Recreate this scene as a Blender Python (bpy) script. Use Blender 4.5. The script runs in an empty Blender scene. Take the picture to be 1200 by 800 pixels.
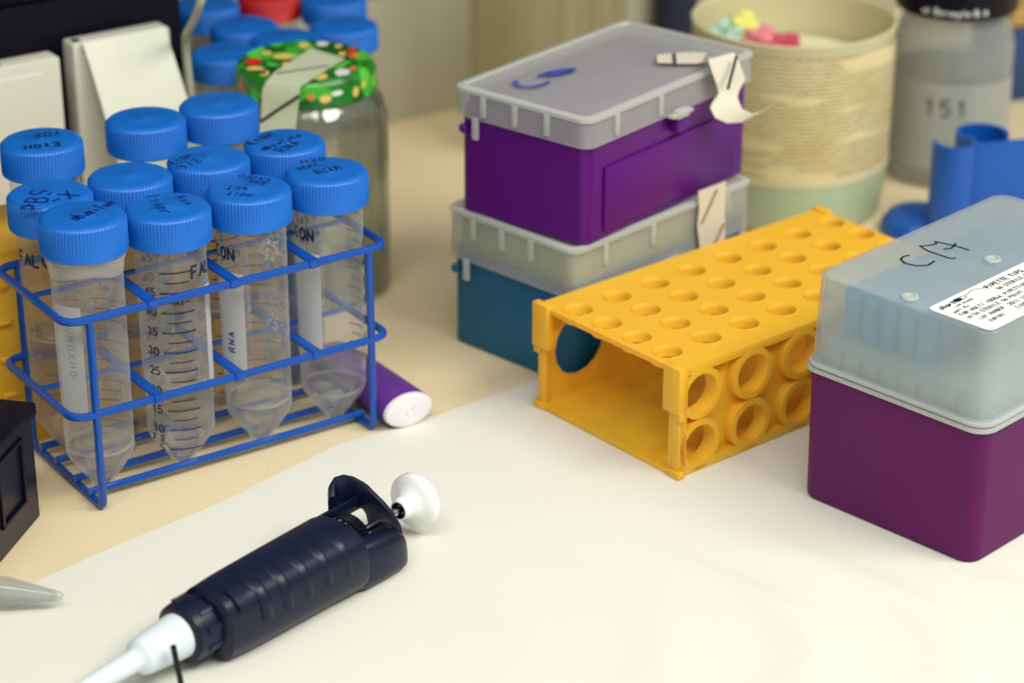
import bpy, bmesh, math, random
from mathutils import Vector, Matrix
random.seed(7)
PI = math.pi
sc = bpy.context.scene
COL = sc.collection

# ------------------------------------------------------------------ camera
CAM_H, PITCH, F = 0.4756, 0.4294, 2862.0
cd = bpy.data.cameras.new('camera'); cam = bpy.data.objects.new('camera', cd); COL.objects.link(cam)
cam.location = (0, 0, CAM_H); cam.rotation_euler = (PI/2 - PITCH, 0, 0)
cd.sensor_width = 36.0; cd.lens = F / 1200 * 36; cd.clip_start = 0.02; cd.clip_end = 50
cd.dof.use_dof = True; cd.dof.focus_distance = 0.965; cd.dof.aperture_fstop = 7.2
sc.camera = cam

# ------------------------------------------------------------------ world, lights, exposure
w = bpy.data.worlds.new('room_light'); sc.world = w; w.use_nodes = True
bg = w.node_tree.nodes['Background']; bg.inputs[0].default_value = (0.92, 0.97, 1.0, 1); bg.inputs[1].default_value = 0.42
def area(name, loc, target, sx, sy, power, col):
    ld = bpy.data.lights.new(name, 'AREA'); ld.shape = 'RECTANGLE'; ld.size = sx; ld.size_y = sy
    ld.energy = power; ld.color = col
    o = bpy.data.objects.new(name, ld); COL.objects.link(o); o.location = loc
    d = Vector(target) - Vector(loc); o.rotation_euler = d.to_track_quat('-Z', 'Y').to_euler()
    return o
area('ceiling_lamp', (0.95, 0.38, 1.25), (0.05, 0.9, 0.0), 1.0, 0.45, 19.5, (1.0, 0.97, 0.88))
area('ceiling_lamp', (-0.10, -0.10, 1.45), (-0.05, 0.85, 0.0), 1.2, 0.4, 12.5, (1.0, 0.98, 0.91))
sc.view_settings.view_transform = 'Standard'; sc.view_settings.look = 'None'
sc.view_settings.exposure = 0.08; sc.view_settings.gamma = 1.0; sc.view_settings.use_curve_mapping = False
try: sc.cycles.transparent_max_bounces = 40
except Exception: pass

# ------------------------------------------------------------------ helpers
def at(u, v, z):
    """world point at height z on the sight line of pixel (u,v): used to read positions off the photograph"""
    X = (u - 600) / F; U = (400 - v) / F
    d = Vector((X, math.cos(PITCH) + U*math.sin(PITCH), -math.sin(PITCH) + U*math.cos(PITCH)))
    return Vector((0, 0, CAM_H)) + d * ((z - CAM_H) / d.z)
def on_plane(u, v, o, n):
    X = (u - 600) / F; U = (400 - v) / F
    d = Vector((X, math.cos(PITCH) + U*math.sin(PITCH), -math.sin(PITCH) + U*math.cos(PITCH)))
    c = Vector((0, 0, CAM_H)); return c + d * ((Vector(o) - c).dot(n) / d.dot(n))
def lin(c):
    return tuple((x/12.92 if x <= .04045 else ((x+.055)/1.055)**2.4) for x in [k/255 for k in c]) + (1,)

def new_mat(name):
    m = bpy.data.materials.new(name); m.use_nodes = True
    nt = m.node_tree; return m, nt, nt.nodes, nt.links
def plastic(name, rgb, rough=.35, noise=.06, scale=60, bump=0, sss=0, trans=0, spec=.5, metal=0, tcol=None):
    m, nt, N, L = new_mat(name); b = N['Principled BSDF']
    b.inputs['Roughness'].default_value = rough; b.inputs['Metallic'].default_value = metal
    b.inputs['Specular IOR Level'].default_value = spec
    tc = N.new('ShaderNodeTexCoord'); nz = N.new('ShaderNodeTexNoise'); nz.inputs['Scale'].default_value = scale
    nz.inputs['Detail'].default_value = 4
    L.new(tc.outputs['Object'], nz.inputs['Vector'])
    mx = N.new('ShaderNodeMixRGB'); c = lin(rgb)
    mx.inputs[1].default_value = tuple(x*(1-noise) for x in c[:3]) + (1,)
    mx.inputs[2].default_value = tuple(min(1, x*(1+noise)) for x in c[:3]) + (1,)
    L.new(nz.outputs['Fac'], mx.inputs[0]); L.new(mx.outputs[0], b.inputs['Base Color'])
    if bump:
        bp = N.new('ShaderNodeBump'); bp.inputs['Strength'].default_value = bump; bp.inputs['Distance'].default_value = .0006
        L.new(nz.outputs['Fac'], bp.inputs['Height']); L.new(bp.outputs[0], b.inputs['Normal'])
    if sss:
        b.inputs['Subsurface Weight'].default_value = sss; b.inputs['Subsurface Radius'].default_value = (.020, .010, .0012)
        b.inputs['Subsurface Scale'].default_value = 1.0
    if trans:
        tr = N.new('ShaderNodeBsdfTranslucent')
        if tcol: tr.inputs[0].default_value = lin(tcol)
        else: L.new(mx.outputs[0], tr.inputs[0])
        ms = N.new('ShaderNodeMixShader'); ms.inputs[0].default_value = trans
        L.new(b.outputs[0], ms.inputs[1]); L.new(tr.outputs[0], ms.inputs[2]); L.new(ms.outputs[0], N['Material Output'].inputs[0])
    return m
def clear(name, tint, haze=.08, edge=.4, hazecol=(225, 230, 228), rough=.08, spec=1.0, noise=0):
    """thin clear or frosted plastic or glass: see-through, with haze that grows at grazing angles and a fresnel gloss"""
    m, nt, N, L = new_mat(name); N.remove(N['Principled BSDF']); out = N['Material Output']
    t = N.new('ShaderNodeBsdfTransparent'); t.inputs[0].default_value = lin(tint)
    d = N.new('ShaderNodeBsdfDiffuse'); d.inputs[0].default_value = lin(hazecol)
    tl = N.new('ShaderNodeBsdfTranslucent'); tl.inputs[0].default_value = lin(hazecol)
    dm = N.new('ShaderNodeMixShader'); dm.inputs[0].default_value = .3
    L.new(d.outputs[0], dm.inputs[1]); L.new(tl.outputs[0], dm.inputs[2])
    lw = N.new('ShaderNodeLayerWeight'); lw.inputs[0].default_value = .5
    pw = N.new('ShaderNodeMath'); pw.operation = 'POWER'; pw.inputs[1].default_value = 3.0; L.new(lw.outputs['Facing'], pw.inputs[0])
    ma = N.new('ShaderNodeMath'); ma.operation = 'MULTIPLY_ADD'; ma.inputs[1].default_value = edge; ma.inputs[2].default_value = haze
    L.new(pw.outputs[0], ma.inputs[0]); hz = ma
    if noise:
        tc = N.new('ShaderNodeTexCoord'); nz = N.new('ShaderNodeTexNoise'); nz.inputs['Scale'].default_value = 45
        nz.inputs['Detail'].default_value = 5; L.new(tc.outputs['Object'], nz.inputs['Vector'])
        m2 = N.new('ShaderNodeMath'); m2.operation = 'MULTIPLY_ADD'; m2.inputs[1].default_value = noise
        L.new(nz.outputs['Fac'], m2.inputs[0]); L.new(ma.outputs[0], m2.inputs[2]); m2.use_clamp = True; hz = m2
    a = N.new('ShaderNodeMixShader'); L.new(hz.outputs[0], a.inputs[0]); L.new(t.outputs[0], a.inputs[1]); L.new(dm.outputs[0], a.inputs[2])
    g = N.new('ShaderNodeBsdfGlossy'); g.inputs['Roughness'].default_value = rough
    p5 = N.new('ShaderNodeMath'); p5.operation = 'POWER'; p5.inputs[1].default_value = 5.0; L.new(lw.outputs['Facing'], p5.inputs[0])
    fr = N.new('ShaderNodeMath'); fr.operation = 'MULTIPLY_ADD'; fr.inputs[1].default_value = .6; fr.inputs[2].default_value = .035; L.new(p5.outputs[0], fr.inputs[0])
    fm = N.new('ShaderNodeMath'); fm.operation = 'MULTIPLY'; fm.inputs[1].default_value = spec; L.new(fr.outputs[0], fm.inputs[0])
    b = N.new('ShaderNodeMixShader'); L.new(fm.outputs[0], b.inputs[0]); L.new(a.outputs[0], b.inputs[1]); L.new(g.outputs[0], b.inputs[2])
    L.new(b.outputs[0], out.inputs[0]); return m

def link(name, me, parent=None, loc=None, rotz=0):
    o = bpy.data.objects.new(name, me); COL.objects.link(o)
    if parent: o.parent = parent
    if loc is not None: o.location = loc
    if rotz: o.rotation_euler = (0, 0, rotz)
    return o
def mesh(name, bm, mat, ang=35, flat=False):
    bmesh.ops.remove_doubles(bm, verts=bm.verts, dist=1e-6)
    bmesh.ops.recalc_face_normals(bm, faces=bm.faces)
    for f in bm.faces: f.smooth = not flat
    a = math.radians(ang)
    for e in bm.edges:
        if len(e.link_faces) != 2 or e.calc_face_angle(0) > a: e.smooth = False
    me = bpy.data.meshes.new(name); bm.to_mesh(me); bm.free()
    for m in (mat if isinstance(mat, (list, tuple)) else [mat]): me.materials.append(m)
    return me
def obj(name, bm, mat, parent=None, loc=None, rotz=0, ang=35, flat=False):
    return link(name, mesh(name, bm, mat, ang, flat), parent, loc, rotz)
def thing(name, label, cat, loc=(0, 0, 0), rotz=0, group=None):
    o = bpy.data.objects.new(name, None); COL.objects.link(o); o.empty_display_size = .01
    o.location = loc; o.rotation_euler = (0, 0, rotz); return tag(o, label, cat, group)
def tag(o, label, cat, group=None):
    o['label'] = label; o['category'] = cat
    if group: o['group'] = group
    return o
def copy_thing(root, loc, rotz, label, group=None):
    r = root.copy(); COL.objects.link(r); r.location = loc; r.rotation_euler = (0, 0, rotz); r['label'] = label
    if group: r['group'] = group
    for ch in list(root.children):
        c = ch.copy(); COL.objects.link(c); c.parent = r
        for g in ch.children:
            d = g.copy(); COL.objects.link(d); d.parent = c
    return r

def lathe(bm, prof, seg=48, caps=True, rib=None, M=None, a0=0, a1=2*PI):
    """prof: list of (r,z); rib=(amp,i0,i1,count): modulated radius for profile rows i0..i1"""
    full = abs(a1 - a0 - 2*PI) < 1e-6
    n = seg if full else seg + 1; rows = []
    for i, (r, z) in enumerate(prof):
        row = []
        for k in range(n):
            a = a0 + (a1-a0)*k/seg; rr = r
            if rib and rib[1] <= i <= rib[2]: rr = r + (rib[0] if (k % 2) else -rib[0])
            p = Vector((rr*math.cos(a), rr*math.sin(a), z)); row.append(bm.verts.new(M @ p if M else p))
        rows.append(row)
    for i in range(len(rows)-1):
        for k in range(seg if not full else n):
            k2 = (k+1) % n
            if not full and k2 == 0: continue
            bm.faces.new((rows[i][k], rows[i][k2], rows[i+1][k2], rows[i+1][k]))
    if caps and full:
        if prof[0][0] > 1e-7: bm.faces.new(rows[0][::-1])
        if prof[-1][0] > 1e-7: bm.faces.new(rows[-1])
    return bm
def box(bm, x0, x1, y0, y1, z0, z1, bev=0, M=None, seg=2):
    g = bmesh.ops.create_cube(bm, size=1); vs = g['verts']
    for v in vs: v.co = Vector((x0+(v.co.x+.5)*(x1-x0), y0+(v.co.y+.5)*(y1-y0), z0+(v.co.z+.5)*(z1-z0)))
    if bev:
        es = {e for v in vs for e in v.link_edges}
        r = bmesh.ops.bevel(bm, geom=list(es), offset=bev, segments=seg, affect='EDGES', profile=.5)
        vs = list({v for f in r['faces'] for v in f.verts} | {v for v in vs if v.is_valid})
    if M:
        for v in vs: v.co = M @ v.co
    return bm
def rrect(x0, x1, y0, y1, r, z, n=6):
    pts = []
    for cx, cy, a in ((x1-r, y1-r, 0), (x0+r, y1-r, PI/2), (x0+r, y0+r, PI), (x1-r, y0+r, 3*PI/2)):
        for k in range(n+1):
            t = a + PI/2*k/n; pts.append(Vector((cx+r*math.cos(t), cy+r*math.sin(t), z)))
    return pts
def loft(bm, rings, cap0=True, cap1=True, closed=True, M=None):
    R = [[bm.verts.new(M @ p if M else p) for p in ring] for ring in rings]
    n = len(R[0])
    for i in range(len(R)-1):
        for k in range(n if closed else n-1):
            k2 = (k+1) % n; bm.faces.new((R[i][k], R[i][k2], R[i+1][k2], R[i+1][k]))
    if cap0: bm.faces.new(R[0][::-1])
    if cap1: bm.faces.new(R[-1])
    return bm
def rounded_path(pts, r, closed=False, n=6):
    pts = [Vector(p) for p in pts]; out = []; N_ = len(pts)
    for i, p in enumerate(pts):
        if not closed and i in (0, N_-1): out.append(p); continue
        a = (pts[i-1]-p).normalized(); b = (pts[(i+1) % N_]-p).normalized()
        ang = a.angle(b); d = min(r/math.tan(ang/2), (pts[i-1]-p).length*.49, (pts[(i+1) % N_]-p).length*.49)
        p0, p1 = p+a*d, p+b*d
        for k in range(n+1):
            t = k/n; out.append(p0*(1-t)**2 + p*2*t*(1-t) + p1*t*t)
    return out
def tube(bm, pts, r, seg=10, closed=False, flat=1.0, rads=None):
    pts = [Vector(p) for p in pts]; n = len(pts); rows = []; up = None
    for i in range(n):
        t = (pts[(i+1) % n]-pts[i-1]) if (closed or 0 < i < n-1) else (pts[1]-pts[0] if i == 0 else pts[-1]-pts[-2])
        t.normalize()
        if up is None: up = Vector((0, 0, 1)) if abs(t.z) < .9 else Vector((1, 0, 0))
        s = t.cross(up).normalized(); up = s.cross(t).normalized()
        rr = rads[i] if rads else r
        rows.append([bm.verts.new(pts[i] + s*math.cos(2*PI*k/seg)*rr + up*math.sin(2*PI*k/seg)*rr*flat) for k in range(seg)])
    for i in range(n if closed else n-1):
        A, B = rows[i], rows[(i+1) % n]
        for k in range(seg): bm.faces.new((A[k], A[(k+1) % seg], B[(k+1) % seg], B[k]))
    if not closed: bm.faces.new(rows[0][::-1]); bm.faces.new(rows[-1])
    return bm
def strip(bm, pairs, th=.0002):
    """thin band given as pairs of edge points, with real thickness"""
    L_ = [(Vector(a), Vector(b)) for a, b in pairs]; rows = []
    for i, (a, b) in enumerate(L_):
        t = (L_[min(i+1, len(L_)-1)][0] - L_[max(i-1, 0)][0]); nn = t.cross(b-a)
        nn = nn.normalized()*th if nn.length > 1e-12 else Vector((0, 0, th))
        rows.append([bm.verts.new(q) for q in (a, b, b+nn, a+nn)])
    for i in range(len(rows)-1):
        for k in range(4): bm.faces.new((rows[i][k], rows[i][(k+1) % 4], rows[i+1][(k+1) % 4], rows[i+1][k]))
    bm.faces.new(rows[0][::-1]); bm.faces.new(rows[-1]); return bm

# plate with a grid of round holes; local x,y in plane, thickness along -z from z=0
def plate(bm, x0, x1, y0, y1, xs, ys, r, th, collar=0, collar_r=0, M=None, sub=4):
    xb = [x0] + [(a+b)/2 for a, b in zip(xs, xs[1:])] + [x1]; yb = [y0] + [(a+b)/2 for a, b in zip(ys, ys[1:])] + [y1]
    V = lambda x, y, z: bm.verts.new(M @ Vector((x, y, z)) if M else Vector((x, y, z)))
    for i, cx in enumerate(xs):
        for j, cy in enumerate(ys):
            l, rr, b, t = xb[i], xb[i+1], yb[j], yb[j+1]
            cor = [math.atan2(yy-cy, xx-cx) for xx, yy in ((rr, b), (rr, t), (l, t), (l, b))]
            angs = []
            for k in range(4):
                a, c = cor[k], cor[(k+1) % 4]
                while c < a: c += 2*PI
                angs += [a + (c-a)*q/sub for q in range(sub)]
            rect, circ = [], []
            for a in angs:
                dx, dy = math.cos(a), math.sin(a)
                s = min([(rr-cx)/dx if dx > 1e-9 else 9, (l-cx)/dx if dx < -1e-9 else 9, (t-cy)/dy if dy > 1e-9 else 9, (b-cy)/dy if dy < -1e-9 else 9])
                rect.append((cx+dx*s, cy+dy*s)); circ.append((cx+dx*r, cy+dy*r))
            n = len(angs)
            for z in (0, -th):
                R = [V(x, y, z) for x, y in rect]; Cc = [V(x, y, z) for x, y in circ]
                for k in range(n): bm.faces.new((R[k], R[(k+1) % n], Cc[(k+1) % n], Cc[k]))
            A = [V(x, y, 0) for x, y in circ]; B = [V(x, y, -th) for x, y in circ]
            for k in range(n): bm.faces.new((A[k], A[(k+1) % n], B[(k+1) % n], B[k]))
            if collar:
                z0, z1 = (0, collar) if collar > 0 else (-th, -th+collar)
                prof = [(r, z0), (collar_r, z0), (collar_r, z1), (r, z1), (r, z0)]
                lathe(bm, prof, 24, False, M=(M or Matrix()) @ Matrix.Translation((cx, cy, 0)))
    for a, b in (((x0, y0), (x1, y0)), ((x1, y0), (x1, y1)), ((x1, y1), (x0, y1)), ((x0, y1), (x0, y0))):
        bm.faces.new((V(*a, 0), V(*b, 0), V(*b, -th), V(*a, -th)))
    return bm

# ---- stroke lettering (drawn as thin ribbons of ink)
GL = {'0': [[(0,.3),(0,.7),(.2,1),(.4,1),(.6,.7),(.6,.3),(.4,0),(.2,0),(0,.3)]], '1': [[(.1,.75),(.35,1),(.35,0)]],
 '2': [[(0,.75),(.15,1),(.45,1),(.6,.75),(.5,.5),(0,0),(.6,0)]], '3': [[(0,.9),(.3,1),(.55,.8),(.3,.55),(.6,.3),(.3,0),(0,.12)]],
 '4': [[(.45,0),(.45,1),(0,.3),(.62,.3)]], '5': [[(.55,1),(.08,1),(.03,.55),(.35,.62),(.6,.35),(.4,.02),(0,.08)]],
 '6': [[(.5,.95),(.15,.7),(0,.3),(.25,0),(.55,.2),(.5,.5),(.2,.55),(.02,.35)]], '7': [[(0,1),(.6,1),(.2,0)]],
 '8': [[(.3,.53),(.05,.75),(.3,1),(.55,.75),(.3,.53),(0,.25),(.3,0),(.6,.25),(.3,.53)]], '9': [[(.55,.6),(.3,.45),(.05,.7),(.3,1),(.55,.75),(.5,.2),(.2,0)]],
 '.': [[(.2,0),(.25,.06)]], '-': [[(.05,.45),(.5,.45)]], '%': [[(0,0),(.6,1)],[(.1,.8),(.2,.95),(.2,.7),(.1,.8)],[(.45,.2),(.55,.3),(.5,.05),(.45,.2)]],
 'A': [[(0,0),(.3,1),(.6,0)],[(.12,.38),(.48,.38)]], 'B': [[(0,0),(0,1),(.4,.95),(.5,.75),(.35,.55),(0,.52)],[(.35,.55),(.58,.3),(.4,0),(0,0)]],
 'C': [[(.58,.85),(.3,1),(.05,.7),(.05,.3),(.3,0),(.58,.15)]], 'D': [[(0,0),(0,1),(.35,.95),(.58,.6),(.5,.2),(.3,0),(0,0)]],
 'E': [[(.55,1),(0,1),(0,0),(.55,0)],[(0,.52),(.45,.52)]], 'F': [[(.55,1),(0,1),(0,0)],[(0,.52),(.45,.52)]],
 'G': [[(.58,.85),(.3,1),(.05,.7),(.05,.3),(.3,0),(.58,.15),(.58,.45),(.35,.45)]], 'H': [[(0,0),(0,1)],[(.55,0),(.55,1)],[(0,.5),(.55,.5)]],
 'I': [[(.25,0),(.25,1)]], 'L': [[(0,1),(0,0),(.5,0)]], 'M': [[(0,0),(.05,1),(.3,.4),(.6,1),(.65,0)]], 'N': [[(0,0),(0,1),(.55,0),(.55,1)]],
 'O': [[(.3,0),(.05,.25),(.05,.75),(.3,1),(.55,.75),(.55,.25),(.3,0)]], 'P': [[(0,0),(0,1),(.4,1),(.58,.75),(.4,.5),(0,.48)]],
 'R': [[(0,0),(0,1),(.4,1),(.56,.77),(.4,.52),(0,.5)],[(.3,.5),(.6,0)]], 'S': [[(.55,.88),(.3,1),(.05,.8),(.15,.55),(.5,.42),(.55,.15),(.3,0),(0,.12)]],
 'T': [[(0,1),(.6,1)],[(.3,1),(.3,0)]], 'U': [[(0,1),(.02,.25),(.28,0),(.55,.25),(.57,1)]], 'V': [[(0,1),(.3,0),(.6,1)]], 'W': [[(0,1),(.15,0),(.33,.7),(.5,0),(.68,1)]],
 'X': [[(0,0),(.6,1)],[(0,1),(.6,0)]], 'Y': [[(0,1),(.3,.5),(.6,1)],[(.3,.5),(.3,0)]], '[': [[(.4,1.1),(.1,1.1),(.1,-.1),(.4,-.1)]], ']': [[(.1,1.1),(.4,1.1),(.4,-.1),(.1,-.1)]],
 'a': [[(.5,.5),(.2,.55),(.02,.25),(.2,0),(.48,.2),(.5,.5),(.55,0)]], 'b': [[(.02,1),(.02,0),(.35,.02),(.5,.3),(.3,.55),(.02,.4)]], 'c': [[(.5,.45),(.25,.55),(.03,.25),(.25,0),(.5,.1)]],
 'e': [[(.03,.28),(.48,.32),(.3,.55),(.05,.35),(.15,.03),(.48,.1)]], 'f': [[(.5,.95),(.3,1),(.22,.7),(.2,-.2)],[(.02,.5),(.45,.52)]], 'h': [[(0,1),(0,0)],[(0,.35),(.25,.55),(.45,.4),(.47,0)]],
 'i': [[(.2,.5),(.22,0)],[(.2,.72),(.22,.78)]], 'l': [[(.25,1),(.2,.1),(.35,0)]], 'm': [[(0,0),(0,.5),(.18,.52),(.28,0),(.3,.4),(.5,.52),(.56,0)]], 'n': [[(0,.5),(0,0)],[(0,.38),(.25,.53),(.42,.4),(.45,0)]],
 'o': [[(.25,0),(.02,.25),(.25,.52),(.48,.27),(.25,0)]], 'p': [[(0,.5),(0,-.4)],[(0,.4),(.3,.52),(.48,.28),(.28,0),(0,.1)]], 'r': [[(0,.5),(.02,0)],[(.02,.3),(.2,.5),(.42,.48)]],
 's': [[(.42,.48),(.2,.55),(.08,.4),(.4,.2),(.25,0),(.02,.06)]], 't': [[(.22,.9),(.2,.1),(.4,0)],[(0,.58),(.42,.6)]], 'u': [[(0,.5),(.05,.05),(.3,.02),(.45,.5),(.48,0)]],
 'x': [[(0,0),(.45,.5)],[(0,.5),(.45,0)]], 'y': [[(0,.5),(.22,.05)],[(.48,.5),(.1,-.4)]], 'z': [[(0,.5),(.45,.5),(0,0),(.45,0)]], ' ': []}
def text_lines(s, h, x0=0, y0=0, gap=.28, slant=0):
    out = []; x = x0
    for ch in s:
        for pl in GL.get(ch, GL['x']): out.append([(x+(px+slant*py)*h, y0+py*h) for px, py in pl])
        x += ((.62 if ch.isupper() or ch.isdigit() else .5) + gap)*h
    return out, x-x0
def ink(bm, lines, wd, fn, step=.0012):
    """ribbons along 2D polylines, mapped into space by fn(x,y)"""
    for pl in lines:
        pts = [Vector((a, b)) for a, b in pl]; dense = [pts[0]]
        for a, b in zip(pts, pts[1:]):
            n = max(1, int((b-a).length/step))
            dense += [a+(b-a)*k/n for k in range(1, n+1)]
        rows = []
        for i, q in enumerate(dense):
            t = dense[min(i+1, len(dense)-1)] - dense[max(i-1, 0)]
            if t.length < 1e-9: continue
            nn = Vector((-t.y, t.x)).normalized()*wd/2
            rows.append((bm.verts.new(fn(*(q+nn))), bm.verts.new(fn(*(q-nn)))))
        for (a, b), (c, d) in zip(rows, rows[1:]): bm.faces.new((a, b, d, c))
    return bm
def cyl_map(r, z0=0):                    # x = arc length (0 faces local -Y, positive to the viewer's right)
    return lambda x, y: Vector((r*math.sin(x/r), -r*math.cos(x/r), z0+y))
def text_between(bm, s, pa, pb, z, wd, frac=.95, hscale=1.0, ofs=Vector((0, 0, 0)), inv=None):
    """flat writing whose baseline runs between two pixel positions on the horizontal plane z"""
    a, b = at(*pa, z), at(*pb, z); d = b-a; ln, wdt = text_lines(s, 1.0)
    h = d.length/wdt; d.normalize(); n = Vector((-d.y, d.x, 0))
    ln, _ = text_lines(s, h)
    ink(bm, ln, wd, lambda x, y: (inv @ (a + d*x + n*y*hscale)) if inv else a + d*x + n*y*hscale)

# ------------------------------------------------------------------ materials
M_desk = None
def desk_mat():
    m, nt, N, L = new_mat('bench_laminate'); b = N['Principled BSDF']; b.inputs['Roughness'].default_value = .45
    tc = N.new('ShaderNodeTexCoord'); n1 = N.new('ShaderNodeTexNoise'); n1.inputs['Scale'].default_value = 14; n1.inputs['Detail'].default_value = 6
    n2 = N.new('ShaderNodeTexNoise'); n2.inputs['Scale'].default_value = 160; n2.inputs['Detail'].default_value = 2
    L.new(tc.outputs['Object'], n1.inputs[0]); L.new(tc.outputs['Object'], n2.inputs[0])
    r1 = N.new('ShaderNodeValToRGB'); r1.color_ramp.elements[0].color = lin((226, 206, 166)); r1.color_ramp.elements[1].color = lin((238, 221, 184))
    L.new(n1.outputs['Fac'], r1.inputs[0])
    r2 = N.new('ShaderNodeValToRGB'); r2.color_ramp.elements[0].position = .22; r2.color_ramp.elements[1].position = .3
    r2.color_ramp.elements[0].color = (.75, .7, .62, 1); r2.color_ramp.elements[1].color = (1, 1, 1, 1); L.new(n2.outputs['Fac'], r2.inputs[0])
    mx = N.new('ShaderNodeMixRGB'); mx.blend_type = 'MULTIPLY'; mx.inputs[0].default_value = .6
    L.new(r1.outputs[0], mx.inputs[1]); L.new(r2.outputs[0], mx.inputs[2]); L.new(mx.outputs[0], b.inputs['Base Color']); return m
M_desk = desk_mat()
M_paper = plastic('bench_paper', (225, 224, 212), .8, .015, 25, bump=.25)
M_wall = plastic('grey_paint', (172, 168, 148), .6, .12, 18)
M_ledgelit = plastic('lit_ledge_paint', (205, 200, 178), .5, .06, 18)  # wall grey made lighter, standing for light on the ledge top
M_navywall = plastic('dark_wall', (38, 42, 62), .6, .1, 10)
M_cap = plastic('blue_cap_plastic', (15, 104, 198), .38, .05, 90)
M_wire = plastic('blue_coated_wire', (10, 76, 166), .25, .06, 120)
M_tube = clear('clear_polypropylene', (252, 253, 253), .085, .46, (238, 242, 244), rough=.1, noise=.06)
M_tube2 = clear('hazy_polypropylene', (249, 249, 247), .08, .42, (240, 240, 238), rough=.15)
M_liq = clear('water', (247, 247, 246), .02, .25, (215, 220, 220), rough=.03, spec=1.2)
def liquid_mat(name, rgb, ior=1.33, mixf=.6):
    m, nt, N, L = new_mat(name); N.remove(N['Principled BSDF'])
    t = N.new('ShaderNodeBsdfTransparent'); t.inputs[0].default_value = lin(rgb)
    g = N.new('ShaderNodeBsdfGlass'); g.inputs['IOR'].default_value = ior; g.inputs['Roughness'].default_value = .02; g.inputs[0].default_value = lin(rgb)
    x = N.new('ShaderNodeMixShader'); x.inputs[0].default_value = mixf
    L.new(t.outputs[0], x.inputs[1]); L.new(g.outputs[0], x.inputs[2]); L.new(x.outputs[0], N['Material Output'].inputs[0]); return m
M_liq = liquid_mat('water', (250, 250, 249))
M_men = clear('meniscus', (245, 246, 245), .18, .3, (240, 240, 238), rough=.05)
M_inkd = plastic('dark_ink', (16, 26, 58), .5, .1)
M_inkblue = plastic('blue_marker_ink', (14, 40, 128), .5, .1)
M_inkblack = plastic('black_ink', (24, 26, 28), .5, .1)
M_patch = clear('white_print_patch', (235, 235, 235), .62, .2, (236, 238, 236), rough=.3, spec=.5)
M_film = clear('stretch_film', (250, 250, 247), .12, .5, (240, 240, 234), rough=.2, noise=.35)
M_drop = clear('condensation', (240, 240, 240), .12, .9, (240, 245, 248), rough=.03, spec=1.4)
M_yel = plastic('yellow_polypropylene', (255, 209, 58), .42, .03, 70, trans=.30, tcol=(255, 140, 14))
M_purp = plastic('purple_plastic', (92, 12, 84), .45, .05, 40, spec=.22)
M_purp2 = plastic('violet_plastic', (86, 6, 116), .38, .06, 40, spec=.3)
M_teal = plastic('teal_plastic', (6, 88, 126), .4, .06, 40, spec=.3)
M_frost = clear('frosted_lid', (250, 252, 252), .28, .25, (212, 222, 222), rough=.28, spec=.9, noise=.10)
M_frost2 = clear('clear_lid', (250, 250, 250), .24, .3, (220, 222, 220), rough=.22, spec=.9, noise=.12)
M_frosthi = clear('lid_rim', (235, 238, 236), .6, .3, (225, 228, 224), rough=.2)
M_insert = plastic('insert_plastic', (190, 200, 200), .5, .04, 40, trans=.3)
M_green = plastic('green_insert', (168, 190, 110), .5, .1, 60, trans=.2)
M_tip = plastic('cyan_tip_plastic', (40, 196, 236), .35, .05, 40, trans=.5)
M_lab = plastic('label_paper', (236, 238, 234), .5, .015, 60)
M_navy = plastic('navy_grip_plastic', (8, 18, 44), .36, .12, 150, spec=.35)
M_black = plastic('black_plastic', (7, 8, 22), .4, .15, 120, spec=.2)
M_navybox = plastic('navy_box_plastic', (12, 14, 38), .35, .15, 60, spec=.25)
M_white = plastic('white_plastic', (238, 240, 238), .3, .02, 60)
M_nozzle = plastic('pale_blue_white_plastic', (214, 226, 232), .35, .02, 60)
M_steel = plastic('steel', (200, 200, 200), .2, .05, 60, metal=1)
M_mark = plastic('violet_marker_plastic', (98, 48, 140), .4, .05, 60)
M_markend = plastic('white_marker_plug', (226, 224, 228), .45, .03, 60)
M_card = plastic('glossy_white_card', (226, 230, 214), .12, .02, 10)
M_casing = plastic('offwhite_casing', (212, 212, 198), .4, .04, 12)
M_glass = clear('jar_glass', (244, 247, 244), .05, .75, (104, 110, 100), rough=.04, spec=2.2)
M_glass2 = clear('yellowed_glass', (249, 248, 242), .08, .4, (206, 198, 158), rough=.08, spec=1.3, noise=.2)
M_tape = plastic('beige_masking_tape', (232, 226, 206), .6, .05, 40, trans=.2)
M_tape2 = plastic('grey_green_tape', (188, 196, 168), .6, .06, 40)
M_tub = plastic('cream_tub_plastic', (226, 219, 178), .45, .06, 20, trans=.25)
M_tublow = plastic('green_tinted_tub', (190, 206, 170), .4, .04, 20, trans=.25)
M_blue = plastic('royal_blue_plastic', (10, 82, 168), .35, .06, 60)
M_navycloth = plastic('dark_blue_panel', (22, 30, 60), .6, .1, 20)
M_frostjar = clear('frosted_jar', (245, 247, 248), .16, .4, (205, 210, 208), rough=.15, spec=1.2, noise=.15)
M_bluebg = plastic('slate_blue_plastic', (36, 66, 116), .5, .1, 20)
M_tan = plastic('tan_wood', (176, 146, 84), .6, .15, 20)
M_red = plastic('red_cap_plastic', (190, 22, 26), .4, .05, 50)
M_pink = plastic('pink_tissue', (222, 130, 142), .8, .1, 60)
M_pinkd = plastic('rose_rubber', (200, 74, 98), .6, .1, 60)
M_yel2 = plastic('yellow_tissue', (232, 226, 120), .8, .1, 60)
M_aqua = plastic('aqua_tissue', (170, 205, 190), .8, .1, 60)
M_cable = plastic('grey_cable', (176, 180, 160), .5, .05, 60)

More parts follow.
